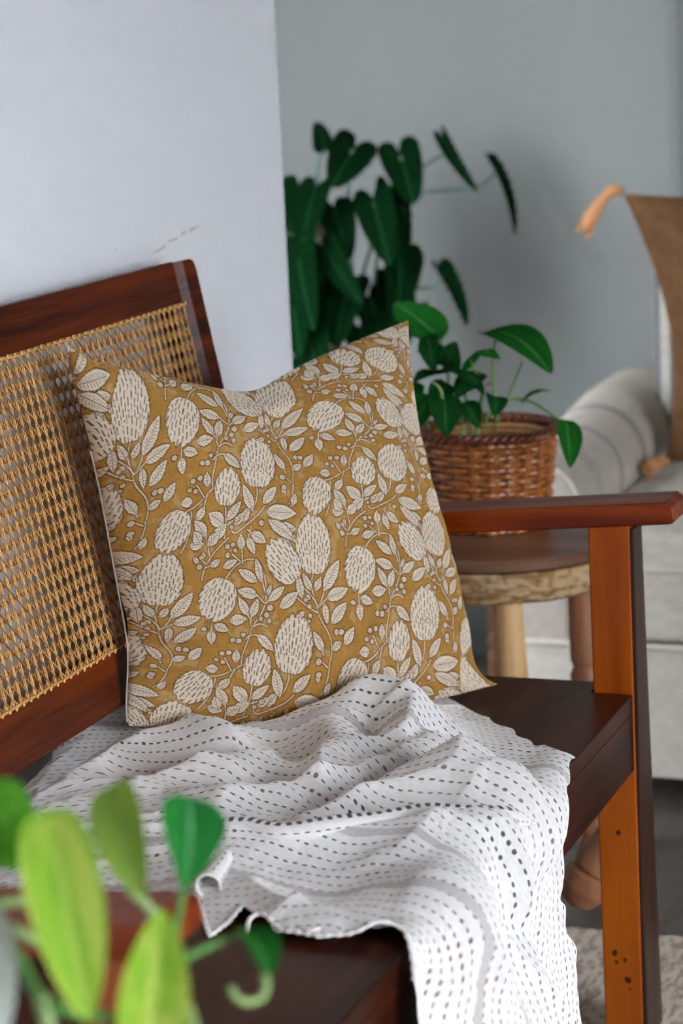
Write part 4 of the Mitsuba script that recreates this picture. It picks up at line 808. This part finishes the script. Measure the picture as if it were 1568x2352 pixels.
THROW_HEM = [(-0.932, -0.015), (-0.897, 0.001), (-0.881, 0.011), (-0.898, 0.04), (-0.906, 0.073), (-0.9, 0.117), (-0.85, 0.178), (-0.887, 0.181), (-0.923, 0.184), (-0.833, 0.236), (-0.818, 0.279), (-0.832, 0.361), (-0.862, 0.406), (-0.874, 0.455)]
THROW_ROLL = [(-0.718, 0.262, 0.041), (-0.715, 0.254, 0.041), (-0.712, 0.219, 0.041), (-0.715, 0.199, 0.041), (-0.691, 0.153, 0.041), (-0.664, 0.116, 0.041), (-0.644, 0.088, 0.041), (-0.621, 0.053, 0.041), (-0.61, 0.017, 0.041), (-0.577, 0.004, 0.041), (-0.551, -0.004, 0.041)]
THROW_CORD = [(-0.919, 0.146, 0.014), (-0.891, 0.155, 0.014), (-0.875, 0.153, 0.014), (-0.872, 0.137, 0.014), (-0.888, 0.106, 0.014), (-0.899, 0.084, 0.014), (-0.888, 0.079, 0.014), (-0.866, 0.085, 0.014), (-0.852, 0.093, 0.014)]
THROW_CURL = [(-0.739, 0.244, 0.02), (-0.777, 0.235, 0.02), (-0.809, 0.23, 0.02), (-0.828, 0.226, 0.02)]

BEND = 0.03; ARC = BEND * math.pi / 2
def seat_profile(s, h):
    th = np.clip((ARC / 2 - s) / ARC, 0, 1) * math.pi / 2
    y = np.where(s > ARC / 2, BEND + s - ARC / 2, np.where(s < -ARC / 2, 0, BEND - BEND * np.sin(th)))
    z = np.where(s > ARC / 2, 0, np.where(s < -ARC / 2, s + ARC / 2 - BEND, BEND * np.cos(th) - BEND))
    return y - h * np.sin(th), SEAT + z + h * np.cos(th)
def solve_height(x, s, folds, edge_h, edge):
    nx, ns = len(x), len(s); dx, ds = x[1] - x[0], s[1] - s[0]; n = nx * ns
    idx = np.arange(n).reshape(nx, ns)
    def second(m): return sparse.diags([1, -2, 1], [0, 1, 2], shape=(m - 2, m))
    Dxx = sparse.kron(second(nx), sparse.eye(ns)); Dss = sparse.kron(sparse.eye(nx), second(ns))
    first = lambda m: sparse.diags([-1, 1], [0, 1], shape=(m - 1, m))
    Dxs = sparse.kron(first(nx), first(ns)) * 1.414
    A = Dxx.T @ Dxx + Dss.T @ Dss + Dxs.T @ Dxs
    G = sparse.kron(first(nx), sparse.eye(ns)); G2 = sparse.kron(sparse.eye(nx), first(ns))
    A = A + 0.004 * (G.T @ G + G2.T @ G2)
    pts, wts = [], []
    for f in folds:
        p = np.asarray(f, float)
        for a, b in zip(p[:-1], p[1:]):
            m = max(2, int(np.linalg.norm((b - a)[:2]) / 0.004) + 1)
            for t in np.linspace(0, 1, m): pts.append(a + t * (b - a)); wts.append(0.6)
    e = np.asarray(edge + edge[:1], float)
    for a, b in zip(e[:-1], e[1:]):
        m = max(2, int(np.linalg.norm(b - a) / 0.006) + 1)
        for t in np.linspace(0, 1, m):
            q = a + t * (b - a); pts.append(V(q[0], q[1], edge_h(q[0], q[1]))); wts.append(0.25)
    P_, w = np.array(pts), np.array(wts)
    fx, fs = (P_[:, 0] - x[0]) / dx, (P_[:, 1] - s[0]) / ds
    ok = (fx >= 0) & (fx < nx - 1.001) & (fs >= 0) & (fs < ns - 1.001); P_, w, fx, fs = P_[ok], w[ok], fx[ok], fs[ok]
    i, j = fx.astype(int), fs.astype(int); a, b = fx - i, fs - j; r = np.arange(len(P_))
    B = sparse.csr_matrix((np.concatenate([(1 - a) * (1 - b), a * (1 - b), (1 - a) * b, a * b]), (np.tile(r, 4), np.concatenate([idx[i, j], idx[i + 1, j], idx[i, j + 1], idx[i + 1, j + 1]]))), shape=(len(P_), n))
    W = sparse.diags(w)
    return spsolve((A + B.T @ W @ B + 1e-7 * sparse.eye(n)).tocsc(), B.T @ (w * P_[:, 2])).reshape(nx, ns)
tx, ts = np.arange(-1.03, -0.02, 0.008), np.arange(-0.44, 0.66, 0.008)
AWAY = V(0.93, 0.37)
def behind(k, d, h, ratio=None): return [(x + AWAY[0] * d, s + (AWAY[1] * d if s > 0.03 else 0), h) for x, s, z in THROW_FOLDS[k]]
THROW_FOLDS += [behind(3, 0.030, 0.012), behind(4, 0.028, 0.014), behind(11, 0.030, 0.010), behind(17, 0.032, 0.008), behind(8, 0.026, 0.026)[1:], behind(14, 0.025, 0.010), behind(23, 0.03, 0.012), behind(27, 0.05, 0.02)]
th_low = solve_height(tx, ts, THROW_FOLDS, lambda x, s: 0.004 if s > 0.03 and s < 0.5 else 0.018, THROW_EDGE)
TS = 0.0028
fxs, fss = np.arange(-1.02, -0.03, TS), np.arange(-0.43, 0.65, TS)
TH = RectBivariateSpline(tx, ts, th_low)(fxs, fss)
GX, GS = np.meshgrid(fxs, fss, indexing='ij')
def distance_to(curve):
    best = np.full(GX.shape, 9.0)
    p = np.asarray(curve, float)[:, :2]
    for a, b in zip(p[:-1], p[1:]):
        e = b - a; h = np.clip(((GX - a[0]) * e[0] + (GS - a[1]) * e[1]) / (e @ e + 1e-12), 0, 1)
        best = np.minimum(best, np.hypot(GX - a[0] - h * e[0], GS - a[1] - h * e[1]))
    return best
# fine creases: slack cloth between the folds, running along them
n3 = lambda a, b, sd, o=3: meshkit.fbm(np.stack([GX * a, GS * b, 0 * GX], -1), o, sd) - 0.5
warp = 0.05 * n3(9, 9, 3)
crease = 1 - np.abs(2 * meshkit.noise(np.stack([(GX + 0.55 * GS + warp) * 22, (GS - 0.3 * GX) * 7, 0 * GX], -1), 8) - 1)
TH = TH + 0.010 * n3(20, 14, 4) + 0.011 * (crease ** 3 - 0.25) * np.clip(TH / 0.02, 0.1, 1) + 0.0022 * n3(70, 60, 6, 2)
pinch = lambda ks, a, w: sum(a * np.exp(-np.sqrt(distance_to(THROW_FOLDS[k]) ** 2 + 0.0025 ** 2) / w) for k in ks)
TH = TH + pinch((1, 2, 4, 5, 7, 8, 11, 17, 20, 23, 25, 27), 0.013, 0.014) - pinch((10, 13, 15, 16, 21, 24, 26, 28), 0.010, 0.012)
bend_pad = 0.0135 * np.exp(-(GS / 0.022) ** 2)
lo = 0.0035 + bend_pad
TH = lo + np.where(TH > lo, TH - lo, 0.15 * np.log1p(np.exp((TH - lo) / 0.15)) * 0.0)
TH = np.maximum(TH, lo + 0.002 * (n3(30, 30, 9) + 0.5))
# it passes under the rail of the backrest and is pressed down by the cushion standing on it
TH = np.where((GS > 0.46), np.minimum(TH, 0.060 - 0.02 * np.clip((GS - 0.46) / 0.05, 0, 1)), TH)
from scipy.ndimage import gaussian_filter, minimum_filter
press = np.full(TH.shape, 9.0)
for Q in (PF, PB_):
    q = Q.reshape(-1, 3); q = q[q[:, 2] < 0.60]
    i, j = np.round((q[:, 0] - fxs[0]) / TS).astype(int), np.round((q[:, 1] + ARC / 2 - BEND - fss[0]) / TS).astype(int)
    ok = (i >= 0) & (i < press.shape[0]) & (j >= 0) & (j < press.shape[1]); np.minimum.at(press, (i[ok], j[ok]), q[ok, 2] - SEAT)
press = minimum_filter(press, 7) - 0.005
TH = np.minimum(TH, np.maximum(press, 0.0015)); TH = gaussian_filter(TH, 0.8)
TY, TZ = seat_profile(GS, TH)
TP = np.stack([GX, TY, TZ], -1)
from shapely.geometry import Polygon as ShPoly
import shapely
def rounded(points, n):
    p = np.asarray(points, float); t = np.r_[0, np.cumsum(np.linalg.norm(np.diff(p, axis=0), axis=1))]
    return np.column_stack([np.interp(np.linspace(0, t[-1], n), t, p[:, k]) for k in range(2)])
ep = rounded(THROW_EDGE + THROW_EDGE[:1], 500); ep = ep + 0.003 * np.column_stack([np.sin(np.arange(500) * 0.9), np.cos(np.arange(500) * 0.7)])
poly = ShPoly(ep).buffer(0)
inside = shapely.contains_xy(poly, GX, GS)
near = np.zeros_like(inside)
near[1:] |= inside[:-1]; near[:-1] |= inside[1:]; near[:, 1:] |= inside[:, :-1]; near[:, :-1] |= inside[:, 1:]
near[1:, 1:] |= inside[:-1, :-1]; near[:-1, :-1] |= inside[1:, 1:]
rim = near & ~inside
if rim.any():
    line = poly.exterior if poly.geom_type == 'Polygon' else max(poly.geoms, key=lambda g: g.area).exterior
    q = shapely.line_interpolate_point(line, shapely.line_locate_point(line, shapely.points(GX[rim], GS[rim])))
    qx, qs = shapely.get_x(q), shapely.get_y(q)
    hh = RectBivariateSpline(fxs, fss, TH)(qx, qs, grid=False)
    y, z = seat_profile(qs, hh); TP[rim] = np.column_stack([qx, y, z])
keep = inside | rim
tf = grid_faces(len(fxs), len(fss)); tf = tf[keep.ravel()[tf].all(1)]
# cloth coordinates in metres: rows of stitches run over the seat and down the front
dl = np.linalg.norm(np.diff(TP, axis=1), axis=2); dl = np.clip(dl, TS * 0.8, TS * 4.0)
length = np.concatenate([np.zeros((len(fxs), 1)), np.cumsum(dl, 1)], 1); k0 = int((0.0 - fss[0]) / TS); length = length - length[:, k0:k0 + 1]
length = gaussian_filter(length, (6, 1))
dw = np.clip(np.linalg.norm(np.diff(TP, axis=0), axis=2), TS * 0.8, TS * 2.5)
across = np.concatenate([np.zeros((1, len(fss))), np.cumsum(dw, 0)], 0); across = gaussian_filter(across - across[int((-0.2 - fxs[0]) / TS)][None], (1, 8))
soft = np.log1p(np.exp((GS - 0.24) / 0.04)) * 0.04
row_c = (across - 0.2) * 0.55 + 0.45 * GX + 0.40 * soft * np.clip((-0.25 - GX) / 0.40, 0, 1)
used = np.unique(tf); remap = np.full(GX.size, -1); remap[used] = np.arange(len(used))
ROW, STEP = 0.0128, 0.0108
BLACK = [(-0.335, -0.25), (-0.68, -0.605), (-0.80, -0.735), (-0.42, -0.405)]
GREY = [(-0.352, -0.340), (-0.727, -0.716), (-0.826, -0.814)]
def throw_color(p, n, uv):
    r, l = uv.x / ROW, uv.y / STEP
    k = dr.floor(r); fy = r - k - 0.5
    j = l + 0.5 * (k - 2 * dr.floor(k / 2)) + 0.25 * mikit.cell_rand(k, 3)
    c = dr.floor(j); fx = j - c - 0.5
    fat = mikit.cell_rand(c, k, 2); fat = smoothstep(0.80, 0.86, fbm(k * 0.37, c * 0.22, 4.0, 2) * 0.9 + fat * 0.28)
    hw, hl = 0.085 + 0.09 * fat, 0.27 - 0.01 * fat
    ex, ey = dr.abs(fx) / hl, dr.abs(fy + 0.05 * (mikit.cell_rand(c, k, 5) - 0.5)) / hw
    d = dr.power(dr.power(ex, 3.0) + dr.power(ey, 3.0), 1 / 3.0)
    ink = 1 - smoothstep(0.85, 1.1, d)
    band_ = uv.x
    def zone(a, b): return dr.select((band_ > a) & (band_ < b), 1.0, 0.0)
    black = dr.maximum(dr.maximum(zone(*BLACK[0]), zone(*BLACK[1])), dr.maximum(zone(*BLACK[2]), zone(*BLACK[3])))
    tone = mix(C3(128, 100, 94), C3(52, 52, 58), black)
    tone = mix(tone, C3(176, 160, 152), 0.45 * smoothstep(0.5, 0.75, noise(uv.x * 40, uv.y * 9)) * (1 - black))
    grey = dr.maximum(dr.maximum(zone(*GREY[0]), zone(*GREY[1])), zone(*GREY[2]))
    weave = noise(uv.x * 900, uv.y * 220)
    base = mix(C3(222, 218, 215), C3(234, 232, 230), weave)
    base = mix(base, mix(C3(170, 164, 164), C3(204, 198, 196), noise(uv.x * 1500, uv.y * 500)), grey * 0.85)
    return mix(base, tone, ink * (1 - grey) * 0.92)
scene['mat_throw'] = fabric(throw_color, weave=3200.0, height=0.00016, rough=0.95)
scene['mat_hem'] = two({'type': 'principled', 'base_color': rgb(236, 232, 228), 'roughness': 0.95, 'sheen': 0.3})
throw = thing('throw_blanket', 'white cotton throw with rows of brown and black running stitches, draped over the bench seat', 'blanket')
part(throw, 'cloth', trimesh.Trimesh(TP.reshape(-1, 3)[used], remap[tf], process=False), 'mat_throw', smooth=True, uv=np.column_stack([row_c.ravel(), length.ravel()])[used])
spl = RectBivariateSpline(fxs, fss, TH)
hx = rounded(THROW_HEM, 300); hh = spl(hx[:, 0], hx[:, 1], grid=False); y, z = seat_profile(hx[:, 1], hh + 0.001)
part(throw, 'hem', tube(gaussian_filter(np.column_stack([hx[:, 0], y, z]), (2, 0)), 0.0022 + 0.0006 * np.sin(np.arange(300) * 1.3), 8), 'mat_hem', 'white stitched hem', smooth=True)
# the rolled fold across the middle, the curled corner and the loose hem cord
def on_seat(p, lift=0.0):
    p = np.asarray(p, float); y, z = seat_profile(p[:, 1], p[:, 2] + lift); return np.column_stack([p[:, 0], y, z])
rp = smooth_path(on_seat(THROW_ROLL), 260); tr = np.linspace(0, 1, 260)
rr = 0.0125 * np.clip(np.minimum(tr / 0.02, (1 - tr) / 0.10), 0.15, 1) ** 0.6 * (1 + 0.10 * np.sin(tr * 23))
roll = tube(rp, rr, 24, caps=False, flat=0.85)
ra = np.tile(np.arange(24) / 24 * 2 * np.pi, 260); rl = np.repeat(np.r_[0, np.cumsum(np.linalg.norm(np.diff(rp, axis=0), axis=1))], 24)
part(throw, 'rolled_fold', roll, 'mat_throw', smooth=True, uv=np.column_stack([-0.6745 + 0.0128 * 1.25 * np.sin(ra) , rl]))
cp = smooth_path(on_seat(THROW_CURL), 30)
curl = tube(cp, np.linspace(0.010, 0.0125, 30), 20, caps=False)
part(throw, 'curled_corner', curl, 'mat_throw', smooth=True, uv=np.column_stack([-0.86 + 0.012 * np.tile(np.arange(20) / 20 * 6.28, 30), np.repeat(np.linspace(0, 0.06, 30), 20)]))
e0 = unit(cp[-1] - cp[-2]); e1 = unit(np.cross(e0, [0, 0, 1])); e2 = np.cross(e0, e1); a = np.linspace(0, 2 * np.pi, 40)
part(throw, 'hem', tube(cp[-1] + 0.0125 * (np.cos(a)[:, None] * e1 + np.sin(a)[:, None] * e2), 0.0020, 6, caps=False), 'mat_hem', 'white stitched hem', smooth=True)
part(throw, 'hem', tube(smooth_path(on_seat(THROW_CORD), 80), 0.0024, 8), 'mat_hem', 'white hem edge curling loose', smooth=True)
